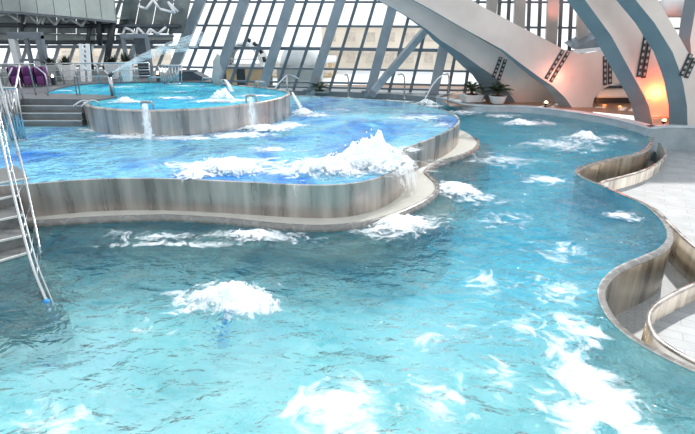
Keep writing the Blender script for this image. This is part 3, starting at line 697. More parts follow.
# ---------------------------------------------------------------- terrace furniture
def portal(label, x0, x1, y0, y1, Y, t=0.32, mid=True):
    r = thing('portal_frame', label, 'portal frame', atY((x0 + x1) / 2, y1, Y))
    zb = ZT + 0.05
    a, b = atY(x0, y0, Y), atY(x1, y0, Y); 
    for k, p in enumerate((a, b)):
        MB().box((p.x, Y, (p.z + zb) / 2), (t, 0.3, p.z - zb)).build('jamb', 'mullion' if k else 'pot', r)
    MB().box(((a.x + b.x) / 2, Y, a.z), (b.x - a.x + t, 0.32, t)).build('lintel', 'mullion', r)
    if mid: MB().box(((a.x + b.x) / 2, Y, (a.z + zb) / 2), (0.16, 0.2, a.z - zb)).build('middle_post', 'mullion', r)
    MB().box(((a.x + b.x) / 2, Y, lerp(a.z, zb, 0.55)), (b.x - a.x, 0.12, 0.12)).build('cross_bar', 'mullion', r)
    return r
portal('grey steel portal frame behind the purple armchairs', 12, 39, 35.5, 80, 28.0)
dp = thing('door_panel', 'tall dark grey door panel with a lighter frame behind the terrace railing', 'door', atY(137, 80, 29))
a, b = atY(134, 38, 29), atY(145, 38, 29)
MB().box(((a.x + b.x) / 2, 29, (a.z + ZT) / 2), (b.x - a.x, 0.12, a.z - ZT)).build('leaf', 'darksteel', dp)
c = atY(123, 38, 29)
MB().box(((c.x + b.x) / 2, 29, a.z + 0.1), (b.x - c.x + 0.2, 0.3, 0.22)).build('lintel', 'mullion', dp)
MB().box((c.x, 29, (a.z + ZT) / 2), (0.16, 0.25, a.z - ZT)).build('jamb', 'mullion', dp)
MB().box((b.x + 0.1, 29, (a.z + ZT) / 2), (0.16, 0.25, a.z - ZT)).build('jamb', 'mullion', dp)
for k in range(4):
    z = ZT + 0.3 + 0.32 * k
    MB().box(((a.x + b.x) / 2, 28.9, z), (b.x - a.x, 0.05, 0.05)).build('cross_bar', 'tube', dp)

def armchair(px, label):
    p = at(px, 87, zt); c = Vector((p.x, p.y + 0.35, zt))
    t = thing('tub_armchair', label, 'armchair', c, 'purple tub armchairs')
    n = 20; R = 0.28
    def ring(r, z, tilt=0): return [Vector((c.x + r * math.cos(a), c.y + r * math.sin(a), zt + z)) for a in [PI * (-0.18 + 1.36 * k / n) for k in range(n + 1)]]
    MB().strip([ring(R * 0.85, 0.05), ring(R, 0.2), ring(R * 1.04, 0.55), ring(R * 1.0, 0.86), ring(R * 0.9, 0.90), ring(R * 0.8, 0.86), ring(R * 0.76, 0.42)]).build('backrest', 'purple', t, True)
    MB().lathe([(R * 0.74, 0.06), (R * 0.78, 0.12), (R * 0.78, 0.38), (R * 0.70, 0.45), (R * 0.3, 0.47)], c, 18).build('seat', 'purple', t)
    for k in range(4):
        x, y = c.x + 0.15 * (1 if k % 2 else -1), c.y + 0.15 * (1 if k < 2 else -1)
        MB().tube([(x, y, zt), (x, y, zt + 0.08)], 0.03, 8).build('leg', 'dark', t)
armchair(13, 'purple tub armchair, nearest the left edge of the three')
armchair(26, 'purple tub armchair, the middle one of three under the portal frame')
armchair(39, 'purple tub armchair, beside the railing post at the end of three')

def leafblade(mb, base, direc, L, droop, w, nseg=7, mi=0):
    d = Vector(direc).normalized(); side = d.cross(Vector((0, 0, 1)))
    if side.length < 0.05: side = Vector((1, 0, 0))
    side.normalize(); l1 = []; l2 = []; l3 = []
    for k in range(nseg + 1):
        s = k / nseg; p = base + d * (L * s) + Vector((0, 0, -droop * L * s * s))
        ww = w * math.sin(PI * min(1, 0.12 + s * 0.88)) * (1 - 0.3 * s)
        l1.append(p - side * ww); l2.append(p + Vector((0, 0, -ww * 0.35))); l3.append(p + side * ww)
    mb.strip([l1, l2, l3], mi)
def frond(base, direc, L, droop, parent, mat='leaf', leaflets=11, lw=0.022, ll=0.20):
    d = Vector(direc).normalized(); mb = MB(); pts = []
    for k in range(9):
        s = k / 8; pts.append(base + d * (L * s) + Vector((0, 0, -droop * L * s * s)))
    mb.tube(pts, [0.016 * (1 - 0.8 * k / 8) + 0.003 for k in range(9)], 5)
    side = d.cross(Vector((0, 0, 1))).normalized()
    for k in range(leaflets):
        s = 0.12 + 0.86 * k / leaflets
        p = base + d * (L * s) + Vector((0, 0, -droop * L * s * s))
        l = ll * math.sin(PI * (0.15 + 0.8 * s)) + 0.05
        for sg in (-1, 1):
            leafblade(mb, p, side * sg + d * 0.8 + Vector((0, 0, 0.25)), l, 0.35, lw, 4)
    return mb.build('frond', mat, parent)
def palm(px, py, z, label, pot, scale=1.0, n=13, seed=1, Y=None, stubby=False):
    rnd = random.Random(seed)
    p = at(px, py, z) if Y is None else Vector((atY(px, py, Y).x, Y, z))
    t = thing('potted_palm', label, 'palm', p)
    if pot == 'round':
        MB().lathe([(0.34, 0), (0.40, 0.05), (0.52, 0.42), (0.54, 0.46), (0.48, 0.46), (0.46, 0.40)], p, 22).build('planter', 'pot', t)
        h = 0.42
    elif pot == 'square':
        b = MB().box((p.x, p.y, p.z + 0.22), (0.95, 0.85, 0.44), 0.2, taper=1.25); b.build('planter', 'pot', t, bevel=0.03)
        h = 0.44
    else:
        MB().box((p.x, p.y, p.z + 0.10), (1.2, 0.5, 0.20)).build('planter', 'greypot', t, bevel=0.02); h = 0.18
    MB().lathe([(0.40, -0.02), (0.38, 0.02), (0.1, 0.03)], (p.x, p.y, p.z + h), 16).build('soil', 'soil', t)
    top = Vector((p.x, p.y, p.z + h + 0.28 * scale))
    MB().tube([(p.x, p.y, p.z + h), (p.x + 0.01, p.y, p.z + h + 0.14), tuple(top)], [0.10, 0.09, 0.06], 10).build('trunk', 'bark', t)
    for k in range(n):
        a = 2 * PI * k / n + rnd.uniform(-0.2, 0.2); el = rnd.choice([0.3, 0.6, 0.85, 1.1]) + rnd.uniform(-0.1, 0.1)
        if stubby: el *= 0.6
        frond(top, (math.cos(a), math.sin(a), math.tan(el)), rnd.uniform(0.95, 1.3) * scale, rnd.uniform(0.3, 0.55), t, ll=0.30 * scale, lw=0.036)
palm(470, 111, 0.37, 'potted palm in a pale square tub, left one of the two before the girder foot', 'square', 0.78, 19, 3, Y=30.95)
palm(496, 113, 0.37, 'potted palm in a low pale round bowl, nearer the girder foot', 'round', 0.85, 19, 5, Y=30.25)
palm(320, 93, 0.37, 'low spreading palm at the foot of a facade column behind the lagoon', 'trough', 0.85, 13, 9, Y=34.9, stubby=True)

def shrub(px, py, label, kind, seed, Y):
    rnd = random.Random(seed); p = atY(px, py, Y); p.z = zt
    t = thing('potted_shrub', label, 'potted plant', p)
    if kind == 'tall': MB().box((p.x, p.y, zt + 0.5), (0.38, 0.38, 1.0), 0.1, taper=1.45).build('planter', 'pot', t, bevel=0.02); h = 1.0
    elif kind == 'cube': MB().box((p.x, p.y, zt + 0.40), (0.66, 0.6, 0.80), 0.1, taper=1.1).build('planter', 'greypot', t, bevel=0.02); h = 0.80
    else: MB().box((p.x, p.y, zt + 0.40), (0.44, 0.44, 0.80), 0.1, taper=1.5).build('planter', 'pot', t, bevel=0.02); h = 0.80
    MB().box((p.x, p.y, zt + h), (0.4, 0.4, 0.03)).build('soil', 'soil', t)
    mb = MB()
    for k in range(46):
        a = rnd.uniform(0, 2 * PI); el = rnd.uniform(0.5, 1.4)
        leafblade(mb, Vector((p.x + rnd.uniform(-.12, .12), p.y + rnd.uniform(-.12, .12), zt + h)), (math.cos(a), math.sin(a), math.tan(el)), rnd.uniform(0.35, 0.75), 0.25, 0.05, 5)
    mb.build('foliage', 'darkleaf', t)
shrub(53, 80, 'dark-leaved plant in a grey cube planter behind the railing', 'cube', 1, 27.5)
shrub(69, 80, 'dark-leaved plant in a pale tapered planter left of the white lattice posts', 'short', 2, 27.5)
shrub(114, 79, 'dark-leaved plant in a short pale planter beside the water cannon', 'short', 3, 28.2)
shrub(128, 80, 'dark-leaved plant in a tall white tapered planter before the door panel', 'tall', 4, 27.0)

lt = thing('white_lattice_screen', 'pair of white slanting lattice posts on the terrace', 'screen', atY(86, 81, 27))
for x0, x1 in ((81, 83), (87.5, 90)):
    MB().bar(atY(x0, 44, 27), Vector((atY(x1, 81, 27).x, 27, zt)), 0.17, 0.12, (1, 0, 0)).build('post', 'white', lt, True)
for k in range(5):
    y = 47 + 5 * k
    MB().bar(atY(81.2 + k * .3, y, 27), atY(88 + k * .3, y + 3.5, 27), 0.08, 0.05, (0, 0, 1)).build('slat', 'white', lt, True)

def lantern(px, py, Y, label):
    p = atY(px, py, Y); p.z = zt
    t = thing('candle_lantern', label, 'lantern', p)
    MB().box((p.x, p.y, zt + 0.18), (0.16, 0.16, 0.36)).build('stand', 'darksteel', t)
    MB().lathe([(0.045, 0), (0.055, 0.05), (0.03, 0.11), (0.01, 0.14)], (p.x, p.y, zt + 0.36), 10).build('flame', 'warmbulb', t)
lantern(54, 84, 25.6, 'small warm lantern on the terrace under the grey cube planter')
lantern(158, 77, 27.2, 'small warm lantern beside the slatted gate railing')

bx = thing('storage_bench', 'long dark grey bench box with a sloping end behind the round basin', 'bench', atY(192, 80, 27.5))
a, b = atY(178, 72.5, 27.5), atY(205, 80, 27.5)
fr = [Vector((a.x, 27.5, zt)), Vector((b.x, 27.5, zt)), Vector((b.x, 27.5, zt + 0.12)), Vector((b.x - 0.55, 27.5, a.z)), Vector((a.x, 27.5, a.z))]
MB().prism(fr, [p + Vector((0, 0.9, 0)) for p in fr]).build('box', 'darksteel', bx, True, bevel=0.03)
MB().box(((a.x + b.x - 0.6) / 2, 27.95, a.z + 0.03), (b.x - a.x - 0.6, 0.95, 0.06)).build('lid', 'darksteel', bx)

# ---------------------------------------------------------------- railings
def railing(label, pts_top, h, nbars, mids=(0.35, 0.65), r=0.028, slant=0.0, cat='railing'):
    t = thing('guard_railing', label, cat, (pts_top[0].x, pts_top[0].y, pts_top[0].z - h))
    MB().tube(pts_top, r * 1.2, 8).build('top_rail', 'tube', t)
    for m in mids: MB().tube([p - Vector((0, 0, h * m)) for p in pts_top], r * 0.7, 6).build('middle_rail', 'tube', t)
    def along(s):
        q = s * (len(pts_top) - 1); i = min(int(q), len(pts_top) - 2); return lerp(pts_top[i], pts_top[i + 1], q - i)
    for k in range(nbars + 1):
        p = along(k / nbars); q = p - Vector((slant, 0, h))
        MB().tube([q, p], r, 7).build('post', 'tube', t)
    return t
zr = zt + 0.98
def tp(px, Y): p = atY(px, 65, Y); p.z = zr; return p
railing('long steel guard railing across the terrace behind the basin', [tp(46, 25.9), tp(75, 26.1), tp(118, 26.3), tp(149, 26.4)], 0.98, 6)
railing('steel guard railing at the far left before the purple armchairs', [tp(-50, 25.6), tp(-10, 25.6), tp(34, 25.8)], 0.98, 5)
def gate(label, x0, x1, ytop, Y, n, zbase=None):
    zbase = zt if zbase is None else zbase
    a, b = atY(x0, ytop, Y), atY(x1, ytop, Y)
    t = thing('slatted_gate', label, 'gate', ((a.x + b.x) / 2, Y, zbase))
    MB().tube([a, b], 0.04, 8).build('top_rail', 'tube', t)
    A, B = Vector((lerp(a.x, b.x, .12), Y, zbase + 0.02)), Vector((lerp(a.x, b.x, .88), Y, zbase + 0.02))
    MB().tube([A, B], 0.035, 8).build('bottom_rail', 'tube', t)
    for k in range(n):
        s = k / (n - 1); MB().tube([lerp(A, B, s), lerp(a, b, s)], 0.03, 7).build('bar', 'tube', t)
    MB().tube([lerp(A, B, .45), b], 0.035, 7).build('brace', 'tube', t)
gate('fan-shaped slatted steel gate standing behind the round basin', 158, 182, 65.5, 25.9, 8)
gate('fan-shaped slatted steel gate at the left edge above the near stairs', -4, 16, 88, 17.4, 7, 1.0 + 0.04)

# handrails of the wide steps
def handrail(label, pts, r=0.03, extra=()):
    t = thing('stair_handrail', label, 'handrail', pts[0])
    MB().tube(smooth(pts, 5), r, 8).build('tube', 'tube', t)
    for e in extra: MB().tube(e, r * 0.85, 7).build('post', 'tube', t)
    return t
handrail('bent steel handrail at the head of the wide steps, beside the grey cube planter', [atY(34, 66, 22.2), atY(40, 70, 22.0), atY(46, 77, 21.8), Vector((at(48, 95.5, zt).x, at(48, 95.5, zt).y, zt))])
handrail('slanting steel handrail in front of the middle armchair', [atY(29, 66, 21.6), Vector((at(36, 95, zt).x, at(36, 95, zt).y, zt))])
handrail('slanting steel handrail before the first armchair, leaning left', [atY(12, 68, 21.5), atY(8, 78, 21.3), Vector((at(4, 94, zt).x, at(4, 94, zt).y, zt))], 0.035)
handrail('long steel handrail falling along the left end of the wide steps', [atY(20, 64, 21.5), atY(16, 85, 20.3), atY(11.5, 112, 19.0), atY(10, 122, 18.9)], 0.035, [[atY(18, 75, 20.9), at(23, 99, zt)]])
handrail('short upright steel handrail pair on the walkway', [at(77, 94.8, zt), atY(74.5, 79, 21.3), atY(77, 77.5, 21.3), at(80, 94.5, zt)], 0.028)

# big ladder-like handrail of the near stairs
hr = thing('ladder_handrail', 'tall ladder-like stainless handrail plunging into the lower pool, left edge', 'handrail', at(47, 300, 0))
A = [atY(-14, 76, 13.4), atY(0, 134, 12.1), atY(12, 187, 10.9), atY(30, 258, 9.3), atY(46, 300, 8.35), atY(50, 311, 8.0)]
Bq = [atY(-4, 66, 16.2), atY(2, 90, 15.4), atY(22, 165, 12.9), atY(35, 224, 11.3), atY(40, 251, 10.7), atY(41, 258, 10.5)]
MB().tube(smooth(A, 5), 0.034, 10).build('front_tube', 'tube', hr)
MB().tube(smooth(Bq, 5), 0.030, 10).build('rear_tube', 'tube', hr)
A2 = [p + Vector((0.075, 0.05, 0.0)) for p in A]
MB().tube(smooth(A2, 5), 0.018, 8).build('inner_tube', 'tube', hr)
MB().lathe([(0.03, -0.06), (0.055, -0.03), (0.055, 0.03), (0.03, 0.06)], lerp(A[4], A[5], 0.2), 12).build('foot_cap', 'bluejet', hr)
sA, sB = smooth(A, 10), smooth(Bq, 10)
for k in range(9):
    i = 2 + k * 4
    MB().tube([sA[i], sB[i]], 0.014, 6).build('rung', 'tube', hr)

# ---------------------------------------------------------------- spouts and falling water
def ribbon(name, mat, path, widths, across, parent=None, curl=0.25):
    ac = Vector(across).normalized(); lines = []
    n = 8; dens = []
    for j in range(n + 1):
        s = j / n - 0.5; l = []
        for q in range(len(path)): dens.append(0.22 - 0.62 * (abs(s) * 2) ** 2 - 0.15 * q / len(path))
        for p, w_ in zip(path, widths):
            l.append(Vector(p) + ac * (w_ * s) + Vector((0, -1, 0)) * (w_ * curl * (0.25 - s * s)))
        lines.append(l)
    return MB().strip(lines).build(name, mat, parent, False, dens)
def arcpath(p0, v, zend, n=12):
    g = 9.8; p0 = Vector(p0); v = Vector(v)
    T = (v.z + math.sqrt(max(0.01, v.z * v.z + 2 * g * (p0.z - zend)))) / g
    return [p0 + v * (T * k / n) + Vector((0, 0, -0.5 * g * (T * k / n) ** 2)) for k in range(n + 1)]
def swan(px, py, z, h, reach, label, group=None, wlab=None, ang=PI, zend=0.0, wide=0.5, fast=1.0):
    p = at(px, py, z)
    t = thing('swan_neck_spout', label, 'water spout', p)
    d = Vector((math.cos(ang), math.sin(ang), 0))
    pts = [p + Vector((0, 0, -0.1)), p + Vector((0, 0, h * 0.7)), p + Vector((0, 0, h * 0.92)) + d * 0.06, p + Vector((0, 0, h)) + d * reach * 0.5, p + Vector((0, 0, h * 0.97)) + d * reach]
    MB().tube(smooth(pts, 5), 0.045, 8).build('neck', 'tube', t)
    tip = pts[-1]
    MB().bar(tip - d * 0.12, tip + d * 0.05, wide * 0.55, 0.06, d.cross(Vector((0, 0, 1)))).build('flat_nozzle', 'tube', t, True)
    MB().lathe([(0.12, 0), (0.12, 0.02), (0.06, 0.04)], p, 12).build('flange', 'tube', t)
    path = arcpath(tip, d * fast + Vector((0, 0, -0.2)), zend)
    f = ribbon('water_jet', 'jetwater', path, [wide * 0.5 + wide * 0.25 * k / 12 for k in range(13)], d.cross(Vector((0, 0, 1))))
    tag(f, wlab, 'water jet')
swan(348.5, 97.5, 0.34, 1.45, 0.22, 'swan-neck spout left of the braced facade column', wlab='narrow white jet falling straight down left of the braced column', fast=0.2, wide=0.35)
swan(404, 98.5, 0.34, 1.5, 0.42, 'thin swan-neck spout right of the diagonal brace', wlab='thin jet falling from the spout right of the brace', fast=0.3, wide=0.25)
swan(447.5, 104, 0.34, 1.75, 0.3, 'tall swan-neck spout just left of the palm in the square tub', wlab='broad slanting white jet pouring left from the tall spout by the palms', fast=2.3, wide=0.55, zend=0.0, ang=PI + 0.25)
# two-armed spout right of the basin
p = at(287, 97.5, 1.0)
ts = thing('two_armed_spout', 'two-armed steel spout standing just beyond the right end of the round basin', 'water spout', p)
top_ = atY(287, 75, p.y)
MB().tube([p, top_], 0.04, 8).build('post', 'tube', ts)
MB().tube([at(272, 93, ZT - 0.6), atY(279, 83, p.y + 0.1), top_], 0.045, 8).build('arm', 'tube', ts)
MB().tube([top_, atY(293, 75.5, p.y), atY(299, 79, p.y - 0.3)], 0.035, 8).build('arm', 'tube', ts)
tag(ribbon('water_jet', 'jetwater', [atY(292, 92, 26.0), atY(295, 97, 25.5), atY(298, 102, 24.9), atY(301, 108.5, 24.2)], [0.15, 0.22, 0.3, 0.36], (1, 0, 0)), 'slanting jet falling into foam right of the round basin', 'water jet')
# small basin spouts
def mushroom(px, py, z, label, wide=0.55, fallz=None, flab=None, h=0.28):
    p = at(px, py, z)
    t = thing('basin_spout', label, 'water spout', p, 'low spouts on the round basin rim')
    hw = wide / 2
    pts = [p + Vector((-hw, 0.1, 0)), p + Vector((-hw * 0.95, 0.08, h * 0.75)), p + Vector((-hw * 0.6, 0.05, h)), p + Vector((hw * 0.6, 0.05, h)), p + Vector((hw * 0.95, 0.08, h * 0.75)), p + Vector((hw, 0.1, 0))]
    MB().tube(smooth(pts, 4), 0.032, 7).build('hoop', 'tube', t)
    MB().box((p.x, p.y, p.z + h * 0.92), (wide * 0.8, 0.2, 0.05)).build('flat_nozzle', 'tube', t)
    if fallz is not None:
        path = arcpath((p.x, p.y - 0.08, p.z + h * 0.85), (0.25, -0.9, 0), fallz)
        tag(ribbon('waterfall', 'jetwater', path, [wide * 0.55 + 0.03 * k for k in range(13)], (1, 0, 0)), flab, 'waterfall')
mushroom(147, 110, ZT, 'low spout at the front of the round basin, left of its bubbling centre', 0.42, 1.0, 'white waterfall pouring from the front spout of the round basin', 0.30)
mushroom(251, 103, ZT, 'low spout at the front right of the round basin', 0.40, 1.0, 'white waterfall pouring down the right part of the round basin wall', 0.30)
mushroom(155, 82.3, ZT, 'low spout on the far rim before the slatted gate', 0.7, None, None, 0.26)
mushroom(207, 83, ZT, 'low spout on the far rim before the dark bench', 0.5, None, None, 0.26)
mushroom(260, 88, ZT, 'low spout on the far right rim of the round basin', 0.5, None, None, 0.30)
for px, lb in ((82, 'small curled spout at the left tip of the round basin'), (90, 'small curled spout just right of the left tip of the basin')):
    p = at(px, 106.5, ZT); t = thing('curled_spout', lb, 'water spout', p)
    MB().tube(smooth([p + Vector((0.25, 0.3, -0.1)), p + Vector((0.2, 0.25, 0.12)), p + Vector((0.0, 0.1, 0.2)), p + Vector((-0.22, -0.12, 0.05))], 5), 0.035, 7).build('pipe', 'tube', t)
    MB().tube([p + Vector((-0.22, -0.12, 0.05)), p + Vector((-0.26, -0.15, 0.02))], 0.045, 8).build('nozzle', 'tube', t)
# water cannon and its long spray
pc = at(113.5, 95.5, zt)
wc = thing('water_cannon', 'steel water cannon post on the walkway shooting a long spray', 'water cannon', pc)
tp_ = atY(109.5, 76, pc.y)
MB().tube([pc, tp_], [0.11, 0.075], 10).build('post', 'tube', wc)
MB().tube([atY(104, 70, pc.y), tp_, atY(113, 72, pc.y)], 0.05, 8).build('yoke', 'tube', wc)
MB().tube([tp_, atY(112.5, 72.5, pc.y - 0.02)], [0.09, 0.06], 10).build('nozzle', 'darksteel', wc)
sp = thing('water_spray', 'long fanning spray of water crossing in front of the leaning column at left', 'water spray', atY(113, 72, pc.y))
ends = [(203, 33), (204, 37), (203, 41), (198, 45.5), (190, 50)]
for k, (ex, ey) in enumerate(ends):
    s0 = Vector(atY(112.5, 72.5, pc.y)); s1 = atY(136 + 1 * k, 58 + 0.8 * k, pc.y + 0.2); s2 = atY(168, 44 + 2.0 * k, pc.y + 0.5); s3 = atY(ex, ey, pc.y + 0.8)
    MB().tube(smooth([s0, s1, s2, s3], 6), [0.02 + 0.0035 * i for i in range(19)], 7, False).build('stream', 'spray', sp)
# rock-like glass pillar
gpil = thing('ice_pillar', 'knobbly pale glass pillar at the back of the round basin', 'pillar', at(217, 84, zt))
pp = at(218, 84.5, ZT)
MB().tube([pp + Vector((0.1, 0, -0.2)), pp + Vector((-0.1, 0, 0.3)), pp + Vector((0.05, 0, 0.7)), pp + Vector((0.0, 0.05, 1.1)), pp + Vector((0.15, 0.05, 1.45))], [0.24, 0.20, 0.25, 0.16, 0.09], 9).build('glass_block', 'greypot', gpil)
sl = thing('chute_spout', 'small steel chute with water sliding off beside the glass pillar', 'water spout', at(222, 86, ZT))
c0, c1 = atY(221.5, 80, at(222, 86, ZT).y), at(231, 91, ZT)
MB().tube([at(222, 87, ZT), atY(221.5, 80, at(222, 87, ZT).y), atY(225, 79.5, at(222, 87, ZT).y)], 0.04, 7).build('pipe', 'tube', sl)
tag(ribbon('water_jet', 'jetwater', [atY(225, 79.5, at(222, 87, ZT).y), atY(229, 84.5, at(222, 87, ZT).y - 0.3), at(232, 91.5, ZT)], [0.2, 0.3, 0.4], (1, 0, 0)), 'short jet sliding off the chute at the back of the round basin', 'water jet')

# overflow curtains on the lagoon wall
def curtain(i0, i1, label, zb=0.16, outw=0.28, dm=0.15):
    l = lag[i0:i1 + 1]
    rows = []; dens = []
    for k in range(9):
        s = k / 8
        for q in range(len(l)): dens.append(dm - 0.7 * abs(2 * q / (len(l) - 1) - 1) ** 3 - 0.25 * s * (1 - dm))
        rows.append(setz(offset(l, -(0.02 + outw * math.sqrt(s))), 1.03 - (1.03 - zb) * s))
    return tag(MB().strip(rows).build('waterfall', 'fall', None, False, dens), label, 'waterfall')
def near(px, py): 
    q = at(px, py, ZL); return min(range(len(lag)), key=lambda i: (lag[i] - q).length)
curtain(near(372, 180.5), near(406, 150), 'broad white curtain of overflow on the bulging corner of the lagoon wall', 0.16, 0.36, 0.10)
curtain(near(283, 185), near(306, 186), 'narrow trickle of overflow on the lagoon wall left of the bulging corner', 0.45, 0.05, -0.02)
curtain(near(176, 180), near(192, 181), 'short dripping trickle on the lagoon wall below the foam, nearer the stairs', 0.75, 0.04, -0.05)

# ---------------------------------------------------------------- foam
def foam_mesh(mb, dens, c, rx, ry, h, seed, z, rot=0.0, dmax=0.75, flat=False, edge=-0.55):
    rx *= 1.4; ry *= 1.4
    nr, na = (16, 44) if flat else (26, 64)
    base = len(mb.v); vs = []; fs = []
    ca, sa = math.cos(rot), math.sin(rot)
    for i in range(nr + 1):
        r = i / nr
        for k in range(na):
            a = 2 * PI * k / na
            wob = 1 + 0.30 * noise.noise(Vector((math.cos(a) * 1.4, math.sin(a) * 1.4, seed)))
            x, y = rx * r * math.cos(a) * wob, ry * r * math.sin(a) * wob
            X, Y = c[0] + x * ca - y * sa, c[1] + x * sa + y * ca
            zz = z + 0.012
            if not flat:
                q = Vector((X * 1.6, Y * 1.6, seed * 3.1)); q2 = Vector((X * 5, Y * 5, seed)); q3 = Vector((X * 11, Y * 11, seed))
                pr = math.exp(-(r / 0.45) ** 2)
                zz += h * pr * (0.55 + 0.9 * (0.5 + 0.5 * noise.noise(q))) + (1 - r) * h * 0.34 * noise.noise(q2) + (1 - r) * h * 0.20 * noise.noise(q3)
                zz = max(zz, z + 0.006 + 0.01 * (1 - r))
            vs.append((X, Y, zz)); d = dmax * (1 - r) + edge * r if flat else dmax * (1 - r ** 1.3) + edge * r ** 1.3
            dens.append(d)
        if i:
            for k in range(na): fs.append(((i - 1) * na + k, i * na + k, i * na + (k + 1) % na, (i - 1) * na + (k + 1) % na))
    mb.add(vs, fs, 0, True)
def jet(px, py, z, rx, ry, h, label, rot=0.0, dmax=0.8):
    c = at(px, py, z); mb = MB(); d = []
    foam_mesh(mb, d, c, rx, ry, h, px * 0.13 + py, z, rot, dmax)
    o = mb.build('bubbling_foam', 'foam', None, False, d, origin=(c.x, c.y, z)); tag(o, label, 'foam'); return o
def drops(mb, dens, c, rx, ry, hh, n, seed):
    rnd = random.Random(seed)
    for k in range(n):
        a = rnd.uniform(0, 2 * PI); rr_ = math.sqrt(rnd.random())
        p = (c.x + rx * rr_ * math.cos(a), c.y + ry * rr_ * math.sin(a), c.z + rnd.uniform(0.05, hh) * (1 - 0.7 * rr_)); s = rnd.uniform(0.008, 0.03)
        v = [(p[0] + s, p[1], p[2]), (p[0] - s, p[1], p[2]), (p[0], p[1] + s, p[2]), (p[0], p[1] - s, p[2]), (p[0], p[1], p[2] + s * 1.4), (p[0], p[1], p[2] - s)]
        mb.add(v, [(0, 2, 4), (2, 1, 4), (1, 3, 4), (3, 0, 4), (2, 0, 5), (1, 2, 5), (3, 1, 5), (0, 3, 5)], 0, True); dens += [1.5] * 6
def splash(px, py, z, rx, ry, h, label, rot=0.0, n=40, dmax=0.85, hh=None):
    c = at(px, py, z); mb = MB(); d = []
    foam_mesh(mb, d, c, rx, ry, h, px * 0.13 + py, z, rot, dmax)
    drops(mb, d, c, rx * 0.8, ry * 0.8, hh or h * 1.5, n, int(px))
    o = mb.build('bubbling_foam', 'foam', None, False, d, origin=(c.x, c.y, z)); return tag(o, label, 'foam')
splash(229, 302, 0, 0.95, 0.75, 0.34, 'round white bubbling plume alone in the near lower pool', n=70)
splash(370, 166, ZL, 1.3, 1.0, 0.80, 'tallest white churning plume near the bulging corner of the lagoon', n=200, dmax=1.0)
splash(328, 171, ZL, 1.5, 0.9, 0.40, 'white churning foam just left of the tallest lagoon plume', n=70, dmax=0.72)
splash(225, 170, ZL, 1.35, 0.9, 0.34, 'white foam plume in the middle of the lagoon front, left of the tall plumes', n=60, dmax=0.72)
splash(195, 176, ZL, 0.7, 0.5, 0.16, 'small foam plume at the left end of the lagoon churn', n=20)
splash(222, 101, ZT, 0.62, 0.45, 0.42, 'white bubbling plume in the centre of the round basin', n=40)
splash(126, 102, ZT, 0.5, 0.35, 0.18, 'small white bubbling plume at the left end of the round basin', n=16)
splash(521, 124, 0, 0.9, 0.7, 0.24, 'small white plume by the stone wall behind the lower pool', n=20)
splash(585, 139, 0, 0.75, 0.7, 0.34, 'white bubbling plume in the far bay at the right of the lower pool', n=30)
splash(252, 236, 0, 0.75, 0.42, 0.16, 'white foam at the foot of the lagoon ledge, below the narrow trickle', n=20)
splash(398, 226, 0, 1.15, 0.55, 0.26, 'white foam below the bulging corner of the lagoon ledge', n=50, rot=0.5)
splash(455, 190, 0, 0.75, 0.9, 0.22, 'white foam right of the notch in the lagoon ledge', n=25)
splash(303, 114, ZL, 0.75, 0.7, 0.22, 'white foam where a slanting jet lands right of the round basin', n=20)
splash(150, 135, ZL, 1.25, 0.45, 0.18, 'white foam under the front waterfall of the round basin', n=20)
splash(260, 130, ZL, 1.2, 0.5, 0.2, 'white foam under the right waterfall of the round basin', n=20)
splash(427, 104.5, 0, 0.8, 0.5, 0.28, 'white foam where the broad jet lands left of the palms', n=20)
ub = at(228, 306, -0.12); ue = at(223, 345, -1.0)
uj = MB().tube(smooth([ub, lerp(ub, ue, 0.35) + Vector((0.04, 0, 0)), lerp(ub, ue, 0.7), ue], 4), [0.12, 0.10, 0.09, 0.10, 0.08, 0.07, 0.09, 0.10, 0.10, 0.11, 0.12, 0.12, 0.12], 10).build('underwater_jet', 'bluejet')
tag(uj, 'blue underwater jet column below the lone round plume in the near pool', 'water jet')
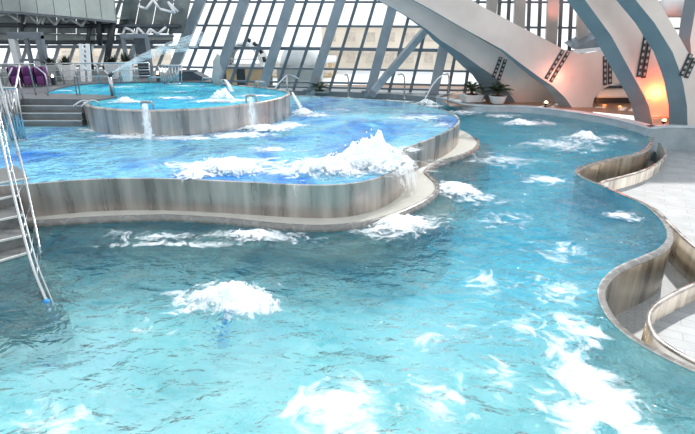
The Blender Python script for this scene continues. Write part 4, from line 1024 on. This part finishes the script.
# thin drifting foam, one sheet per pool; the lower pool adds painted glare
def sheet(name, z, items):
    mb = MB(); d = []
    for i, (px, py, rx, ry, rot, dm) in enumerate(items):
        c = at(px, py, z); foam_mesh(mb, d, c, rx, ry, 0, 3.7 * i + px, z + 0.002 * (i % 6), rot, dm, True)
    o = mb.build(name, 'flatfoam', None, False, d); o['kind'] = 'stuff'; o['label'] = 'thin drifting white foam on the ' + name.split('_')[0] + ' water'; o['category'] = 'foam'
sheet('pool_foam_and_glare', 0.0, [(185, 300, 0.8, 0.6, 0.2, 0.36), (228, 300, 1.25, 0.9, 0, 0.48), (340, 410, 0.95, 0.75, 0.1, 0.62), (596, 390, 0.50, 1.3, 0.2, 0.85), (585, 335, 0.4, 0.8, 0.2, 0.5),  # lower-right patches are sun glare on the water, laid on as white foam
    (575, 420, 0.6, 0.7, 0, 0.6), (450, 400, 0.8, 0.7, 0.4, 0.24), (560, 290, 0.9, 0.9, 0.4, 0.30), (545, 180, 1.3, 0.9, 0, 0.38), (480, 280, 0.8, 0.9, 0.3, 0.12), (430, 340, 0.9, 0.6, 0.2, 0.10), (500, 220, 1.2, 0.9, 0.5, 0.15), (160, 330, 0.9, 0.5, 0.1, 0.06), (500, 380, 0.7, 0.6, 0.4, 0.16), (622, 216, 0.7, 0.5, -0.3, 0.42), (470, 195, 1.0, 1.2, 0.5, 0.40),
    (260, 236, 1.8, 0.6, 0.0, 0.36), (400, 228, 1.9, 0.8, 0.4, 0.48), (160, 236, 2.2, 0.45, -0.05, 0.22), (525, 123, 2.2, 1.1, 0, 0.46), (500, 116, 1.6, 1.0, 0, 0.42), (585, 140, 1.6, 1.3, 0, 0.42), (620, 138, 1.0, 0.9, 0, 0.3), (465, 112, 1.4, 1.3, 0, 0.5),
    (560, 145, 2.0, 1.5, 0, 0.42), (430, 106, 1.6, 0.8, 0, 0.55), (380, 101, 3.4, 0.9, -0.1, 0.45), (500, 160, 1.6, 1.4, 0, 0.4), (560, 250, 1.2, 0.8, 0.3, 0.2), (520, 330, 1.0, 0.7, 0.6, 0.16), (50, 420, 1.2, 0.8, 0.1, 0.2), (180, 245, 2.6, 0.3, 0, .36)])
sheet('lagoon_surface_foam', ZL, [(350, 165, 2.4, 1.7, 0.1, 0.66), (300, 170, 1.6, 1.0, 0, 0.5), (230, 166, 2.2, 1.3, 0, 0.6), (100, 130, 0.9, 0.4, -0.3, 0.8), (180, 165, 1.2, 0.6, 0, 0.3), (130, 137, 1.6, 0.6, 0, 0.8), (180, 138, 1.6, 0.6, 0, 0.8), (235, 135, 1.6, 0.7, 0.1, 0.8), (285, 126, 1.2, 0.8, 0.4, 0.8),
    (312, 115, 1.4, 0.9, 0, 0.5), (340, 110, 1.4, 0.8, 0, 0.2), (420, 118, 2.0, 1.4, 0.2, 0.26), (400, 150, 1.0, 1.0, 0, 0.36), (95, 132, 0.7, 0.5, 0, 0.4), (270, 150, 1.6, 0.7, 0, 0.25), (440, 125, 1, 1, 0, 0.2)])
sheet('basin_surface_foam', ZT - 0.015, [(222, 101, 1.5, 0.7, 0, 0.8), (130, 102, 1.2, 0.5, 0, 0.6), (175, 98, 1.3, 0.6, 0, 0.5), (255, 96, 1.2, 0.6, 0, 0.55), (185, 92, 1.2, 0.4, 0, 0.22), (65, 91, 0.7, 0.3, 0, 0.3), (120, 87, 1.4, 0.5, 0, 0.32), (190, 86, 1.4, 0.5, 0, 0.25)])

# ---------------------------------------------------------------- hall behind the viewpoint
struct(MB().box((0, -9, 3), (60, 0.3, 12)).build('wall_back', 'hall_wall'))
struct(MB().box((-30, 14, 3), (0.3, 46, 12)).build('wall_left', 'hall_wall'))
struct(MB().poly([(-30, -9, 0.1), (30, -9, 0.1), (30, -4.1, 0.1), (-30, -4.1, 0.1)]).build('rear_deck_floor', 'greydeck'))
struct(MB().poly([(-30, -4.1, 0.1), (-14, -4.1, 0.1), (-14, 12, 0.1), (-30, 12, 0.1)]).build('left_deck_floor', 'greydeck'))

# ---------------------------------------------------------------- light, camera
wd = bpy.data.worlds.new('bright_overcast'); sc.world = wd; wd.use_nodes = True
nt = wd.node_tree; nt.nodes.clear()
tcw = nt.nodes.new('ShaderNodeTexCoord'); sx = nt.nodes.new('ShaderNodeSeparateXYZ'); nt.links.new(tcw.outputs['Generated'], sx.inputs[0])
cr = ramp(nt, sx.outputs['Z'], [(0.0, (1.0, 0.99, 0.97)), (0.25, (1.0, 1.0, 1.0)), (0.8, (0.80, 0.90, 1.0))])
bg = N(nt, 'ShaderNodeBackground', Strength=1.05); nt.links.new(cr.outputs[0], bg.inputs[0])
ow = N(nt, 'ShaderNodeOutputWorld'); nt.links.new(bg.outputs[0], ow.inputs[0])
sd = bpy.data.lights.new('sun', 'SUN'); sd.energy = 1.8; sd.angle = math.radians(1.5); sd.color = (1, 0.97, 0.92)
so = bpy.data.objects.new('sun', sd); COL.objects.link(so)
sv = Vector((0.505, 0.803, 0.80)).normalized(); so.rotation_euler = sv.to_track_quat('Z', 'Y').to_euler()

cam = bpy.data.cameras.new('camera'); cam.sensor_width = 36; cam.lens = 36 * FPX / 695; cam.clip_end = 500
co = bpy.data.objects.new('camera', cam); COL.objects.link(co); co.location = (0, 0, EYE); co.rotation_euler = (PI / 2 - PITCH, 0, 0)
sc.camera = co
sc.view_settings.view_transform = 'Standard'; sc.view_settings.look = 'None'; sc.view_settings.gamma = 1; sc.view_settings.exposure = 0.52
sc.view_settings.use_curve_mapping = False
sc.cycles.use_denoising = True
sc.cycles.max_bounces = 10; sc.cycles.transparent_max_bounces = 24
